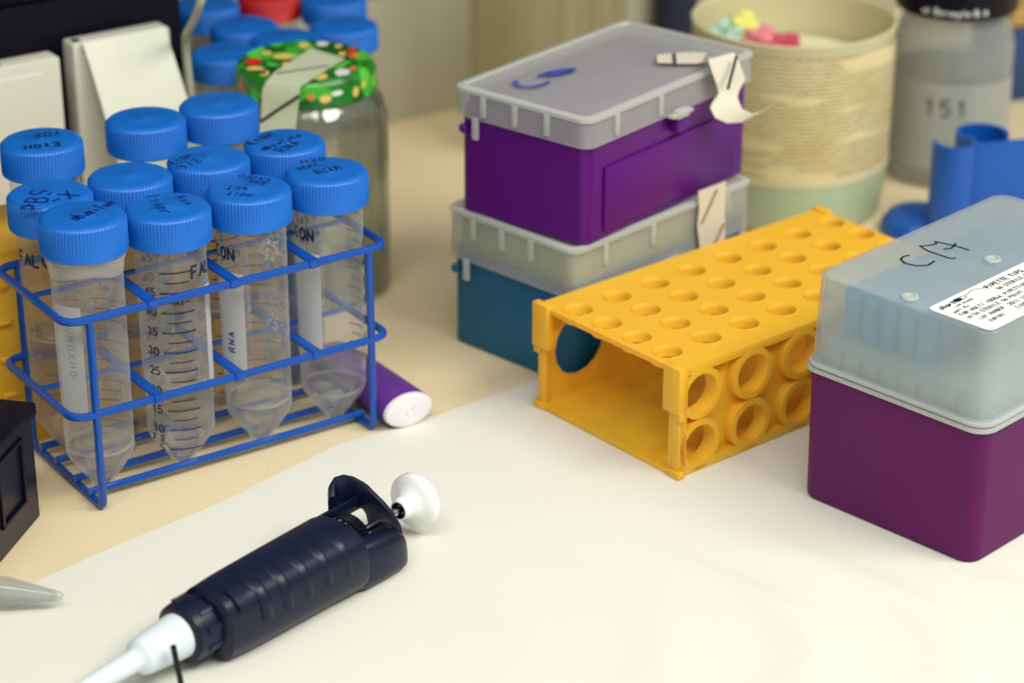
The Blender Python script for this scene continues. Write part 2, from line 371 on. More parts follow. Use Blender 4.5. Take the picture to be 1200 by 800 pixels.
# ------------------------------------------------------------------ setting
A = .5976; RO = Vector((-.1737, .8676, 0)); UA = Vector((math.cos(A), math.sin(A), 0)); VA = Vector((-math.sin(A), math.cos(A), 0))
def R(u, v, z=0): return RO + UA*u + VA*v + Vector((0, 0, z))
MR = Matrix.Translation(RO) @ Matrix.Rotation(A, 4, 'Z')

bm = bmesh.new(); box(bm, -1.3, 1.9, -.9, .335, -.03, 0, M=MR); floor = obj('floor', bm, M_desk); floor['kind'] = 'structure'
bm = bmesh.new(); box(bm, -1.3, 1.9, .335, .385, -.03, .077, .002, M=MR); o = obj('trim_1', bm, [M_wall]); o['kind'] = 'structure'
bm = bmesh.new(); box(bm, -1.3, 1.9, .333, .39, .0775, .0835, .0015, M=MR); o = obj('trim_2', bm, M_ledgelit); o['kind'] = 'structure'
bm = bmesh.new(); box(bm, -1.3, 1.9, .40, .43, -.03, 1.2, M=MR); o = obj('wall_back', bm, M_navywall); o['kind'] = 'structure'

bm = bmesh.new(); box(bm, -1.3, 1.9, .08, .40, .44, .46, .002, M=MR); o = obj('shade_shelf', bm, M_ledgelit); o['kind'] = 'structure'   # unseen shelf, added to shade the back of the bench

# bench paper: one sheet whose far edge runs diagonally; creases in the right foreground
bm = bmesh.new()
edge = [(-330, 836), (-120, 752), (0, 702), (60, 673), (120, 646), (190, 617), (260, 588), (330, 553), (395, 521), (455, 503), (520, 484), (590, 459), (640, 440), (700, 419), (900, 345), (1300, 200)]
nv = 60; rows = []
for i in range(len(edge)-1):
    for s in range(6):
        q = (edge[i][0]+(edge[i+1][0]-edge[i][0])*s/6, edge[i][1]+(edge[i+1][1]-edge[i][1])*s/6)
        a = at(q[0], q[1], .0004); row = []
        for k in range(nv+1):
            t = k/nv; pnt = a + Vector((.70, -.72, 0))*(.62*t)
            dx, dy = pnt.x-.135, pnt.y-.775
            amp = math.exp(-(dx*dx/.009+dy*dy/.006))
            z = .0004 + .0034*amp*max(0, math.sin(150*(pnt.x*.8+pnt.y*.35)+2.2*math.sin(38*pnt.y)))*max(0, min(1, (.822+abs(pnt.x-.178)-pnt.y)/.025))*max(0, min(1, (.875-pnt.y)/.03)) + .00022*(1+math.sin(31*pnt.x+9*pnt.y)*math.sin(23*pnt.y))*min(1, t*6)
            if pnt.y > .88: z = min(z, .0005)
            row.append(bm.verts.new((pnt.x, pnt.y, z)))
        rows.append(row)
for r0, r1 in zip(rows, rows[1:]):
    for k in range(nv): bm.faces.new((r0[k], r0[k+1], r1[k+1], r1[k]))
g = bmesh.ops.extrude_face_region(bm, geom=bm.faces[:])
for v in g['geom']:
    if isinstance(v, bmesh.types.BMVert): v.co.z = .00005
tag(obj('bench_paper', bm, M_paper, ang=60), 'white absorbent paper sheet covering the front of the beige bench', 'paper')

# ------------------------------------------------------------------ wire rack
rk = thing('wire_tube_rack', 'blue coated wire rack with two rows of cells full of capped tubes', 'rack', RO, A)
RL, RW, ZT, ZL, RR = .1467, .0682, .0852, .0437, .0017
for nm, z in (('upper_ring', ZT), ('lower_ring', ZL)):
    bm = bmesh.new(); tube(bm, rounded_path([(0, 0, z), (RL, 0, z), (RL, RW, z), (0, RW, z)], .008, True), RR, 10, True); rg = obj(nm, bm, M_wire, rk)
    for u in (.0368, .0738, .1106):
        bm = bmesh.new(); box(bm, u-.0023, u+.0023, -.0006, RW+.0006, z+.0006, z+.0021, .0005)
        box(bm, u-.0023, u+.0023, -.0022, .0006, z-.0015, z+.0021, .0005); box(bm, u-.0023, u+.0023, RW-.0006, RW+.0022, z-.0015, z+.0021, .0005)
        obj('divider_strip', bm, M_wire, rk)
    bm = bmesh.new(); box(bm, 0, RL, .0337, .0359, z-.0012, z+.0006, .0004); obj('long_divider', bm, M_wire, rk)
for u in (.0097, .1377):
    bm = bmesh.new(); tube(bm, rounded_path([(u, 0, ZT-.0005), (u, 0, .0018), (u, RW, .0018), (u, RW, ZT-.0005)], .004), RR, 10); obj('end_frame', bm, M_wire, rk)
for v in (.0105, .0246, .0440, .0588):
    bm = bmesh.new(); tube(bm, [(.0087, v, .0046), (.1387, v, .0046)], RR*.95, 10); obj('base_wire', bm, M_wire, rk)

# ------------------------------------------------------------------ centrifuge tubes
TL = .1155; CR = .0174; CH = .0142
bm = bmesh.new()
lathe(bm, [(.0026, 0), (.0034, .0006), (.0136, .0155), (.0141, .018), (.0144, .06), (.0146, .1045), (.0146, TL-.0025)], 40)
me_tube = mesh('tube_body', bm, M_tube); me_tubeh = me_tube.copy(); me_tubeh.materials[0] = M_tube2
bm = bmesh.new()
lathe(bm, [(.0168, TL-CH), (CR, TL-CH+.0004), (CR, TL-CH+.0011), (CR-.0003, TL-CH+.0015), (CR-.0004, TL-.0018), (CR-.0012, TL-.0006), (CR-.0024, TL-.0001), (CR-.0046, TL), (.0014, TL), (.0007, TL+.0004), (0, TL+.0005)], 150, rib=(.00040, 3, 4, 0))
me_cap = mesh('screw_cap', bm, M_cap, 50)
def scale_mesh():
    bm = bmesh.new(); fn = cyl_map(.01485); z = lambda v: .0135+(v-5)*.00175
    for v in (5, 10, 15, 20, 25, 30, 35, 40, 45, 50): ink(bm, [[(-.0062, z(v)), (.0078, z(v))]], .00062, fn)
    for v in (7.5, 12.5, 17.5, 22.5, 27.5, 32.5, 37.5, 47.5): ink(bm, [[(-.0040, z(v)), (.0062, z(v))]], .0005, fn)
    for v in (5, 10, 15, 20, 25, 30, 35, 40, 45):
        ln, wd = text_lines(str(v), .0033, 0, z(v)-.0014, .22); x0 = -.0078-wd
        ink(bm, [[(a+x0, b) for a, b in pl] for pl in ln], .00075, fn)
    ln, wd = text_lines('7.5', .0026, 0, z(7.5)-.0013); ink(bm, [[(a-.0078-wd, b) for a, b in pl] for pl in ln], .00065, fn)
    ln, wd = text_lines('ml', .0032, -.0006, z(42.5)-.001); ink(bm, ln, .0006, fn)
    ink(bm, [[(-.004, z(42.5)), (-.0012, z(42.5))], [(.0035, z(42.5)), (.0062, z(42.5))]], .00035, fn)
    return mesh('graduation_print', bm, M_inkd)
me_scale = scale_mesh()
bm = bmesh.new(); ln, wd = text_lines('FALCON', .0052, 0, .0885, .2); fn = cyl_map(.01487)
ink(bm, [[(a-wd/2, b) for a, b in pl] for pl in ln], .0011, fn)
ink(bm, [[(wd/2+.0006+.0008*math.cos(t*.7), .0930+.0008*math.sin(t*.7)) for t in range(10)]], .0003, fn, .0004)
me_brand = mesh('brand_print', bm, M_inkd)
bm = bmesh.new(); loft(bm, [[Vector((.01478*math.sin(a), -.01478*math.cos(a), z)) for a in [(-.42+.84*k/10) for k in range(11)]] for z in (.0385, .083)], False, False, False)
me_patch = mesh('writing_patch', bm, M_patch)
_liq = {}
def liq_mesh(level):
    if level not in _liq:
        bm = bmesh.new(); rr = lambda z: .0022+.0101*min(1, z/.0155)+.0006*max(0, min(1, (z-.0155)/.03)) if z < .0155 else .0130+.0004*min(1, (z-.0155)/.05)
        prof = [(.0020, .0006), (rr(.008), .008)]
        if level > .016: prof += [(.0129, .0155), (.0133, .018)]
        top = rr(level) if level < .0155 else .0134
        prof += [(top, level+.0006), (top-.0009, level), (0, level-.0001)]
        lathe(bm, prof, 32); _liq[level] = mesh('liquid', bm, M_liq)
    return _liq[level]
def men_mesh(level):
    bm = bmesh.new(); tube(bm, [(.0131*math.cos(2*PI*k/40), .0131*math.sin(2*PI*k/40), level) for k in range(40)], .00055, 6, True); return mesh('meniscus', bm, M_men)
def tube_thing(pos, z, label, group, scale=None, brand=None, patch=None, level=None, hazy=False, sz=1.0, cap=True):
    rot = math.atan2(pos[1], pos[0]) - PI/2      # local -Y looks to the viewer's side
    t = thing('centrifuge_tube', label, 'tube', (pos[0], pos[1], z), rot, group); t.scale = (1, 1, sz)
    b = link('tube_body', me_tubeh if hazy else me_tube, t)
    link('screw_cap', me_cap, t, rotz=random.uniform(0, 1))
    if scale is not None: link('graduation_print', me_scale, t, rotz=math.radians(scale))
    if brand is not None: link('brand_print', me_brand, t, rotz=math.radians(brand))
    if patch is not None: link('writing_patch', me_patch, t, rotz=math.radians(patch))
    if level: lq = link('liquid', liq_mesh(level), t); link('meniscus', men_mesh(level+.0006), lq)
    return t
GF, GB, GY, GBK = 'tubes in the front row of the blue wire rack', 'tubes in the back row of the blue wire rack', 'tubes in the yellow rack behind', 'tubes grouped behind the jar'
tz = .0015
T1 = tube_thing(R(.0182, .0182), tz, 'tall tube at left front corner of blue wire rack, stretch film under cap', GF, 150, None, -38, .0185, sz=1.04)
T2 = tube_thing(R(.0552, .0182), tz, 'tube in front row showing black graduation numbers 5 to 45, second from left', GF, 4, 82, 84, .0400)
T3 = tube_thing(R(.0922, .0182), tz, 'tube in front row with white strip lettered RNA and droplets inside', GF, 165, -74, -40, .0205)
T4 = tube_thing(R(.1290, .0182), tz, 'tube at right front corner of blue wire rack, cap marked H2O', GF, 120, -70, -40, .0160)
TP = tube_thing(R(.0195, .0518), tz+.0030, 'tube capped in blue with large PBS writing, behind the left front tube', GB, 160, -20, None, .054, True)
TC = tube_thing(R(.0552, .0518), tz+.0030, 'tube with plain unwritten blue cap, second from left in back row of wire rack', GB, 60, None, 120, .06, True)
TD = tube_thing(R(.0915, .0518), tz+.0030, 'tube with cap marked 97%, third from left in back row of wire rack', GB, 20, None, 90, .05, True)
TE = tube_thing(R(.1280, .0518), tz+.0030, 'tube with cap marked absolute RNA, right end of back row of wire rack', GB, 70, None, 150, .07, True)
YZ = .0098
TF = tube_thing(R(0.0370, .0976), YZ, 'tube with blue cap inked EtOH, behind the PBS tube', GY, 40, None, None, .06, True)
TG = tube_thing(R(0.0855, .0976), YZ, 'tube with smooth blue cap in front of the slanting white card', GY, 0, None, None, .07, True)
TH = tube_thing(R(0.1210, .0976), YZ, 'tube with unmarked blue cap just in front of the green lidded jar', GY, 30, None, None, .07, True)
TI = tube_thing(R(-0.0060, .0976), YZ, 'tube cut off by the left picture edge, standing in the yellow rack', GY, 40, None, None, None)
def cap_write(T, items, mat, z, hs=1.0):
    Mi = (Matrix.Translation(T.location) @ Matrix.Rotation(T.rotation_euler.z, 4, 'Z') @ Matrix.Diagonal((1, 1, T.scale.z, 1))).inverted()
    bm = bmesh.new()
    for s, a, b, wd in items: text_between(bm, s, a, b, z, wd, inv=Mi, hscale=hs)
    cap = [c for c in T.children if c.name.startswith('screw_cap')][0]
    o = obj('ink_writing', bm, mat, cap); o.rotation_euler = (0, 0, -cap.rotation_euler.z); return o
zc = tz+TL+.0002
cap_write(T1, [('abaxilum', (90, 258), (138, 237), .0008)], M_inkblue, tz+TL*1.04+.0002, 1.7)
cap_write(T2, [('Isopr', (170, 229), (192, 252), .0007), ('Axx', (204, 231), (222, 241), .0006)], M_inkblue, zc)
cap_write(T3, [('CAGEO', (318, 210), (281, 203), .0006), ('RNAi', (313, 213), (285, 209), .0006), ('ACT', (292, 219), (265, 217), .0006), ('HOIT', (296, 227), (266, 224), .0006)], M_inkblue, zc)
cap_write(T4, [('H2O', (355, 191), (385, 187), .0006), ('DEPC', (351, 199), (377, 193), .0006), ('RNA', (375, 204), (405, 196), .0006)], M_inkd, zc)
cap_write(TP, [('PBS', (50, 245), (63, 220), .0011), ('-X', (68, 238), (99, 227), .0011)], M_inkblue, zc+.003)
cap_write(TE, [('EtOH', (297, 169), (325, 157), .0008), ('absolute', (310, 176), (356, 158), .0008), ('RNA', (333, 178), (357, 166), .0007)], M_inkd, zc+.003)
cap_write(TD, [('EtOH', (205, 192), (229, 182), .0005), ('97%', (216, 198), (240, 188), .0005)], M_inkd, zc+.003, 1.2)
cap_write(TF, [('70%', (70, 153), (37, 157), .0007), ('EtOH', (68, 166), (24, 171), .0009)], M_inkd, YZ+TL+.0002)
# film wrapped under the cap of the left front tube
bm = bmesh.new(); prof = [(.0149, .094), (.0153, .0955), (.0151, .0972), (.0156, .0985), (.0154, .1), (.0165, .1008), (.0163, .1016)]
lathe(bm, prof, 40, False)
for v in bm.verts: v.co.z += .0012*math.sin(3*math.atan2(v.co.y, v.co.x)); 
obj('stretch_film', bm, M_film, T1)
bm = bmesh.new(); ln, wd = text_lines('CONOXHO', .0034, 0, 0, .45); fn = cyl_map(.01495)
ink(bm, [[(-.0105+.0+b, .078-a) for a, b in pl] for pl in ln], .00035, fn); obj('ink_writing', bm, plastic('faded_grey_ink', (150, 156, 156), .6), T1)
bm = bmesh.new(); ln, wd = text_lines('RNA', .0034, 0, 0, .4)
ink(bm, [[(-.0094-b, .047+a) for a, b in pl] for pl in ln], .0006, fn); obj('ink_writing', bm, M_inkblue, T3)
# droplets inside the RNA tube
bm = bmesh.new()
for k in range(190):
    a = random.gauss(.62, .17); z = random.uniform(.05, .1005); r = random.uniform(.00022, .0006)*(1 if z < .085 else 1.4)
    if z < .085 and random.random() < .3: continue
    Mx = Matrix.Translation((.0143*math.sin(a), -.0143*math.cos(a), z)) @ Matrix.Diagonal((r, r, r*1.2, 1))
    bmesh.ops.create_icosphere(bm, subdivisions=1, radius=1, matrix=Mx)
o = obj('condensation', bm, M_drop, T3); o['kind'] = 'stuff'

# ------------------------------------------------------------------ yellow four-way racks
YL, YW, YH = .1725, .090, .0496
xs8 = [.008+.0225*i for i in range(8)]; ys4 = [.0172+.01865*j for j in range(4)]
def rotx(a): return Matrix.Rotation(a, 4, 'X')
yr = thing('four_way_tube_rack', 'empty yellow plastic tube rack lying on the paper beside the purple tip box', 'rack', (.0693, .9004, .0005), .696, 'yellow four way racks')
bm = bmesh.new(); plate(bm, -.001, YL+.001, 0, YW, xs8, ys4, .0066, .0022, M=Matrix.Translation((0, 0, YH)))
for x in xs8:
    for y in ys4: lathe(bm, [(.0067, .0001), (.0064, .0003), (.0058, -.0006), (.0055, -.0016), (.0054, -.0046), (.0066, -.0046), (.0067, .0001)], 24, False, M=Matrix.Translation((x, y, YH)))
obj('top_panel', bm, M_yel, yr)
bm = bmesh.new(); box(bm, -.001, YL+.001, 0, YW, 0, .0024, .0004); obj('bottom_panel', bm, M_yel, yr)
# side with two rows of collared holes: local x along, y -> z up, normal -> -Y
Ms = Matrix(((1, 0, 0, 0), (0, 0, -1, 0), (0, 1, 0, 0), (0, 0, 0, 1)))
bm = bmesh.new(); plate(bm, 0, YL, .0022, YH-.002, [.0118+.0299*i for i in range(6)], [.0123, .0358], .0088, .002, .0048, .0116, M=Matrix.Translation((0, .0048, 0)) @ Ms)
obj('side_panel', bm, M_yel, yr)
bm = bmesh.new()
box(bm, -.0005, .004, 0, .005, .0022, YH-.002, .0004); box(bm, YL-.004, YL+.0005, 0, .005, .0022, YH-.002, .0004); box(bm, 0, YL, .0002, .0048, .0022, .0040); box(bm, 0, YL, .0002, .0048, YH-.0036, YH-.002)
obj('side_frame', bm, M_yel, yr)
bm = bmesh.new(); plate(bm, 0, YL, .0022, YH-.002, [.0226+.0424*i for i in range(4)], [YH/2], .0152, .0024, M=Matrix.Translation((0, YW-.0024, 0)) @ Ms); obj('large_hole_panel', bm, M_yel, yr)
for x in (0, YL):
    for y, s in ((0, -1), (YW, 1)):
        bm = bmesh.new(); y0, y1 = sorted((y-s*.0085, y+s*.0016)); x0, x1 = (x-.0026, x+.0014) if x == 0 else (x-.0014, x+.0026)
        box(bm, x0, x1, y0, y1, YH-.0195, YH+.0012, .0006); ym = y+s*.0016
        box(bm, x0+.001, x1-.0002, min(ym, ym-s*.004), max(ym, ym-s*.004), YH-.023, YH-.0190, .0004); obj('end_tab', bm, M_yel, yr)
        bm = bmesh.new(); ya, yb = sorted((y-s*.005, y+s*.0018)); box(bm, x-.0018, x+.0018, ya, yb, 0, .0032, .0005); obj('corner_foot', bm, M_yel, yr)
        bm = bmesh.new(); ya, yb = sorted((y-s*.0045, y)); box(bm, x-.0002 if x == 0 else x-.0022, x+.0022 if x == 0 else x+.0002, ya, yb, .0024, YH-.002, .0003); obj('corner_post', bm, M_yel, yr)
# second rack stands on its long side behind the wire rack: wide holes up
y2 = thing('four_way_tube_rack', 'yellow plastic tube rack standing upright behind the blue wire rack', 'rack', R(-.0275, .0728), A, 'yellow four way racks')
hx = [.0215, .0645, .1130, .1485]
ZU = YW
bm = bmesh.new(); plate(bm, 0, YL, 0, YH, hx, [YH/2], .0153, .0024, -.003, .0168, M=Matrix.Translation((0, 0, ZU))); obj('top_panel', bm, M_yel, y2)
bm = bmesh.new(); plate(bm, 0, YL, 0, YH, [.0118+.0299*i for i in range(6)], [.0125, .037], .0083, .002, M=Matrix.Translation((0, 0, .002))); obj('bottom_panel', bm, M_yel, y2)
bm = bmesh.new(); box(bm, 0, YL, 0, .0022, .002, ZU-.0024, .0004); obj('front_panel', bm, M_yel, y2)
bm = bmesh.new(); plate(bm, 0, YL, .002, ZU-.0024, xs8, ys4, .0056, .0022, M=Matrix.Translation((0, YH-.0022, 0)) @ Ms); obj('rear_panel', bm, M_yel, y2)
for i in range(8):
    for j in range(5):
        bm = bmesh.new(); box(bm, xs8[i]-.0032, xs8[i]+.0032, -.0016, .0004, .008+.0165*j, .0100+.0165*j, .0006); obj('lug', bm, M_yel, y2)

# ------------------------------------------------------------------ near purple tip box
def shell(bm, x0, x1, y0, y1, z0, z1, r, draft=0, th=.0015, top=True, n=6):
    """open-bottomed lid with rounded top edge"""
    out = [rrect(x0, x1, y0, y1, r, z0, n)]
    for a in (0, .35, .7, 1.0):
        k = draft + .0018*(1-math.cos(a*PI/2)); out.append(rrect(x0+k, x1-k, y0+k, y1-k, r, z1-.0018+.0018*math.sin(a*PI/2), n))
    inn = [rrect(x0+th+draft, x1-th-draft, y0+th+draft, y1-th-draft, r-th*.5, z1-th, n), rrect(x0+th, x1-th, y0+th, y1-th, r-th*.5, z0, n)]
    bm2 = out; R_ = [[bm.verts.new(p) for p in ring] for ring in out]; I_ = [[bm.verts.new(p) for p in ring] for ring in inn]
    seq = R_; N_ = len(seq[0])
    for A_, B_ in zip(seq, seq[1:]):
        for k in range(N_): bm.faces.new((A_[k], A_[(k+1) % N_], B_[(k+1) % N_], B_[k]))
    bm.faces.new(R_[-1]); bm.faces.new(I_[0][::-1])
    for k in range(N_): bm.faces.new((I_[0][k], I_[0][(k+1) % N_], I_[1][(k+1) % N_], I_[1][k])); bm.faces.new((I_[1][k], I_[1][(k+1) % N_], R_[0][(k+1) % N_], R_[0][k]))
    return bm
BL, BW, HR, HT = .1292, .0868, .0577, .0990
tb = thing('pipette_tip_box', 'large purple tip box with tall frosted lid inked in black, right foreground', 'box', (.1784, .8253, .0005), .7844, 'pipette tip boxes')
bm = bmesh.new()
loft(bm, [rrect(.0022, BL-.0022, .0022, BW-.0022, .006, 0), rrect(.0010, BL-.001, .001, BW-.001, .007, .0014), rrect(.0008, BL-.0008, .0008, BW-.0008, .007, .004), rrect(.0003, BL-.0003, .0003, BW-.0003, .007, HR-.0002),
          rrect(.004, BL-.004, .004, BW-.004, .005, HR-.0002), rrect(.0045, BL-.0045, .0045, BW-.0045, .005, HR-.004)], True, True)
obj('box_base', bm, M_purp, tb)
bm = bmesh.new(); shell(bm, .0004, BL-.0004, .0004, BW-.0004, HR+.002, HT, .007, .0012); lid = obj('lid', bm, M_frost, tb)
bm = bmesh.new()
for z0, z1, e in ((HR, HR+.0018, .0014), (HR+.0024, HR+.004, .0009)):
    loft(bm, [rrect(.002, BL-.002, .002, BW-.002, .0065, z0), rrect(-e, BL+e, -e, BW+e, .008, z0+.0002), rrect(-e, BL+e, -e, BW+e, .008, z1-.0003), rrect(.002, BL-.002, .002, BW-.002, .0065, z1)], False, False)
obj('lid_rim', bm, M_frosthi, lid)
# insert seen dimly through the lid: deck, skirt of square tabs, cyan tips
bm = bmesh.new(); box(bm, .006, BL-.006, .006, BW-.006, HR-.003, HR+.0125, .001); ins = obj('tip_insert', bm, M_insert, tb)
for k in range(8):
    bm = bmesh.new(); y = .008+.0092*k; box(bm, .0042, .0062, y, y+.0068, HR+.001, HR+.011, .0003); obj('insert_tab', bm, M_insert, ins)
for u_, v_ in ((1066, 350), (1163, 306)):
    q = (Matrix.Translation((.1784, .8253, .0005)) @ Matrix.Rotation(.7844, 4, 'Z')).inverted() @ at(u_, v_, HT)
    bm = bmesh.new(); lathe(bm, [(.0032, 0), (.0036, .0006), (.0032, .0012), (.0022, .0013), (.0018, .0007), (0, .0006)], 20, M=Matrix.Translation((q.x, q.y, HT-.0003))); obj('lid_boss', bm, M_frosthi, lid)
bm = bmesh.new(); lathe(bm, [(.0009, -.060), (.0018, -.02), (.0030, 0), (.0036, .002), (.0040, .014), (.0040, .021), (.0033, .0212), (.0030, .012), (0, .012)], 12); me_tip = mesh('pipette_tip', bm, M_tip)
k = 0
for i in range(12):
    for j in range(3, 8):
        px, py = .0151+.009*i, .0119+.009*j
        P = Matrix.Translation((.1784, .8253, 0)) @ Matrix.Rotation(.7844, 4, 'Z') @ Vector((px, py, HR+.0127))
        o = link('pipette_tip', me_tip, None, P); tag(o, 'cyan pipette tip seen through the frosted lid of the large purple tip box', 'pipette tip', 'cyan tips inside the purple tip box')
# ink C17 and the printed label on the lid
TBi = (Matrix.Translation((.1784, .8253, .0005)) @ Matrix.Rotation(.7844, 4, 'Z')).inverted()
def pxink(bm, polys, z, wd, sx, ox, oy, inv):
    for pl in polys:
        pts = [at(ox+a/sx, oy+b/sx, z) for a, b in pl]
        ink(bm, [[(q.x, q.y) for q in pts]], wd, lambda x, y: inv @ Vector((x, y, z)))
bm = bmesh.new()
pxink(bm, [[(605,350),(570,358),(558,372),(580,392),(640,405),(700,402),(735,380)], [(655,300),(700,328),(800,362),(830,368),(843,362)], [(660,302),(700,300),(745,290),(735,278),(780,288),(845,302),(915,323)], [(780,318),(820,314),(838,300),(845,288)]], HT+.0008, .0009, 4.444, 930, 220, TBi)
obj('ink_writing', bm, M_inkblack, lid)
bm = bmesh.new(); lz = HT+.0002
lp = [TBi @ at(1085, 358, HT+.0005), TBi @ at(1153, 392, HT+.0005)]
ly0, ly1 = .0030, .0325; lx0, lx1 = .0035, .082
loft(bm, [rrect(lx0, lx1, ly0, ly1, .003, lz), rrect(lx0, lx1, ly0, ly1, .003, lz+.0002)]); lb = obj('printed_label', bm, M_lab, lid)
bm = bmesh.new()
def lab_text(s, h, x, y, wd): ln, w_ = text_lines(s, h, x, y, .25); ink(bm, ln, wd, lambda a, b: Vector((a, b, lz+.0003)))
lab_text('shart', .0026, .0065, .0275, .0007); lab_text('LIFE SCIENCE', .0011, .0125, .0250, .0003)
lab_text('part No', .0018, .0075, .0222, .0004); lab_text('FOR MULTI 1000uL PIPETTIPS', .0020, .0075, .0187, .00042); lab_text('WITH STERILE 96 POINT', .0020, .0075, .0152, .00042)
lab_text('LOT NUMBER', .0018, .0100, .0116, .0004); lab_text('2011 19', .0020, .0285, .0114, .00042); lab_text('EXPIRY', .0018, .0110, .0078, .0004); lab_text('[1002 19]', .0020, .0285, .0076, .00042)
lab_text('PIPETTE TIPS', .0024, .0360, .0270, .0006); lab_text('96 STERILE TIPS', .0020, .0380, .0232, .00045); lab_text('REF 1000', .0018, .0520, .0116, .0004)
lathe(bm, [(.0017, 0), (0, .00001)], 16, False, M=Matrix.Translation((.0182, .0288, lz+.0003)) @ Matrix.Diagonal((1.5, .8, 1, 1)))
ink(bm, [[(.0205+.003*math.cos(t*.4), .0288+.0011*math.sin(t*.4)) for t in range(17)], [(.0235, .0292), (.030, .0305), (.0355, .0285)]], .0003, lambda a, b: Vector((a, b, lz+.0003)))
obj('label_print', bm, M_inkblack, lb)

# ------------------------------------------------------------------ stacked tip boxes
def small_box(name, label, loc, rot, L_, W_, hl, ht, mbase, mins, tilt=0):
    t = thing(name, label, 'box', loc, rot, 'pipette tip boxes')
    bm = bmesh.new(); i = .0028
    loft(bm, [rrect(i, L_-i, i, W_-i, .004, 0), rrect(i-.0006, L_-i+.0006, i-.0006, W_-i+.0006, .0045, .0008), rrect(.0022, L_-.0022, .0022, W_-.0022, .005, hl-.001), rrect(.0022, L_-.0022, .0022, W_-.0022, .005, hl+.004),
              rrect(.0042, L_-.0042, .0042, W_-.0042, .004, hl+.004), rrect(.0045, L_-.0045, .0045, W_-.0045, .004, hl-.012)])
    b = obj('box_base', bm, mbase, t)
    bm = bmesh.new(); box(bm, .014, L_-.014, .0009, .0020, .004, hl-.012, .0004); obj('face_panel', bm, mbase, b)
    bm = bmesh.new(); box(bm, .0052, L_-.0052, .0052, W_-.0052, hl-.011, ht-.0050, .0008); obj('tip_insert', bm, mins, t)
    bm = bmesh.new(); shell(bm, 0, L_, 0, W_, hl, ht-.0012, .006, .0004, .0012); lid = obj('lid', bm, M_frost2, t)
    bm = bmesh.new(); ins = .0035
    loft(bm, [rrect(-.0005, L_+.0005, -.0005, W_+.0005, .0065, ht-.0022), rrect(-.0005, L_+.0005, -.0005, W_+.0005, .0065, ht-.0006), rrect(.0004, L_-.0004, .0004, W_-.0004, .006, ht), rrect(ins-.0006, L_-ins+.0006, ins-.0006, W_-ins+.0006, .004, ht), rrect(ins, L_-ins, ins, W_-ins, .0035, ht-.001)], False, False)
    obj('lid_rim', bm, M_frosthi, lid)
    z0 = ht-.0022; z1 = max(hl+.002, z0-.010)
    for y in (.018, .036, .054):
        bm = bmesh.new(); box(bm, -.0010, .0006, W_-y-.0012, W_-y+.0012, z1, z0, .0003); obj('lid_rib', bm, M_frosthi, lid)
    for x in (.020, .052, .105):
        bm = bmesh.new(); box(bm, x-.0012, x+.0012, -.0010, .0006, z1, z0, .0003); obj('lid_rib', bm, M_frosthi, lid)
    bm = bmesh.new(); box(bm, -.0008, .0008, W_-.0150, W_-.0115, hl-.0095, hl+.001, .0006); obj('hinge_arm', bm, M_frosthi, lid)
    bm = bmesh.new(); lathe(bm, [(.0022, 0), (.0022, .0022), (.0016, .0028), (0, .0028)], 16, M=Matrix.Translation((.0016, W_-.0062, hl-.0055)) @ Matrix.Rotation(-PI/2, 4, 'Y')); obj('hinge_pin', bm, mbase, t)
    bm = bmesh.new(); xm = L_*.52; box(bm, xm-.008, xm+.008, -.0030, .0004, hl-.0010, hl+.0006, .0005); box(bm, xm-.0045, xm+.0045, -.0034, .0002, hl-.0022, hl+.002, .0008); obj('latch', bm, M_frosthi, lid)
    bm = bmesh.new(); box(bm, xm-.0042, xm+.0042, -.0028, .0024, hl-.0085, hl-.0030, .0008); obj('latch_catch', bm, mbase, t)
    return t, lid
LB = (.0274, .9850, .0004); UB = (.0326, .9865, .0677)
low, lowlid = small_box('pipette_tip_box', 'teal tip box with hazy lid at the bottom of the stack', LB, .8049, .1243, .0803, .0434, .0673, M_teal, M_green)
upp, upplid = small_box('pipette_tip_box', 'violet tip box with clear lid on top of the teal tip box', UB, .8800, .1267, .0767, .0459, .0597, M_purp2, M_purp2)
UBi = (Matrix.Translation(UB) @ Matrix.Rotation(.8800, 4, 'Z')).inverted()
bm = bmesh.new(); zt = UB[2]+.0597
pxink(bm, [[(530,70),(515,85),(550,105),(620,108),(690,90),(720,75)], [(650,45),(720,20),(800,5),(870,0),(850,15),(760,35),(690,40)], [(700,30),(780,22),(850,8)]], zt, .0022, 5, 500, 80, UBi)
obj('ink_writing', bm, plastic('smeared_blue_ink', (56, 78, 170), .6), upplid)
# curled masking tape on the upper box
nf = Vector((math.sin(.88), -math.cos(.88), 0)); o0 = Vector(UB)
def face(u, v, d): return on_plane(u, v, o0+nf*d, nf)
bm = bmesh.new(); top = [(770, 64, 770, 73), (790, 62, 792, 74), (812, 61, 815, 74), (828, 62, 834, 72)]
pr = [(at(a, b, zt+.0008), at(c, d, zt+.0008)) for a, b, c, d in top]
pr += [(face(830, 70, .003), face(860, 62, .004)), (face(834, 84, .005), face(867, 76, .007)), (face(840, 100, .006), face(873, 92, .010)), (face(842, 110, .006), face(866, 106, .011)),
       (face(836, 118, .006), face(864, 114, .012)), (face(832, 126, .007), face(866, 120, .014)), (face(838, 138, .009), face(870, 128, .017)), (face(852, 144, .013), face(882, 133, .021)), (face(868, 143, .017), face(893, 130, .025)), (face(888, 133, .022), face(905, 122, .029))]
strip(bm, pr, .00025); tp = obj('masking_tape', bm, M_tape, upp)
tp.matrix_parent_inverse = UBi
bm = bmesh.new()
for (a, b) in (((863, 66), (853, 104)), ((858, 120), (862, 143)), ((790, 63), (791, 73))):
    p = [face(*a, .0085), face(*b, .0145)] if a[1] > 65 and a[0] > 800 else [at(*a, zt+.0014), at(*b, zt+.0014)]
    tube(bm, p, .0007, 6)
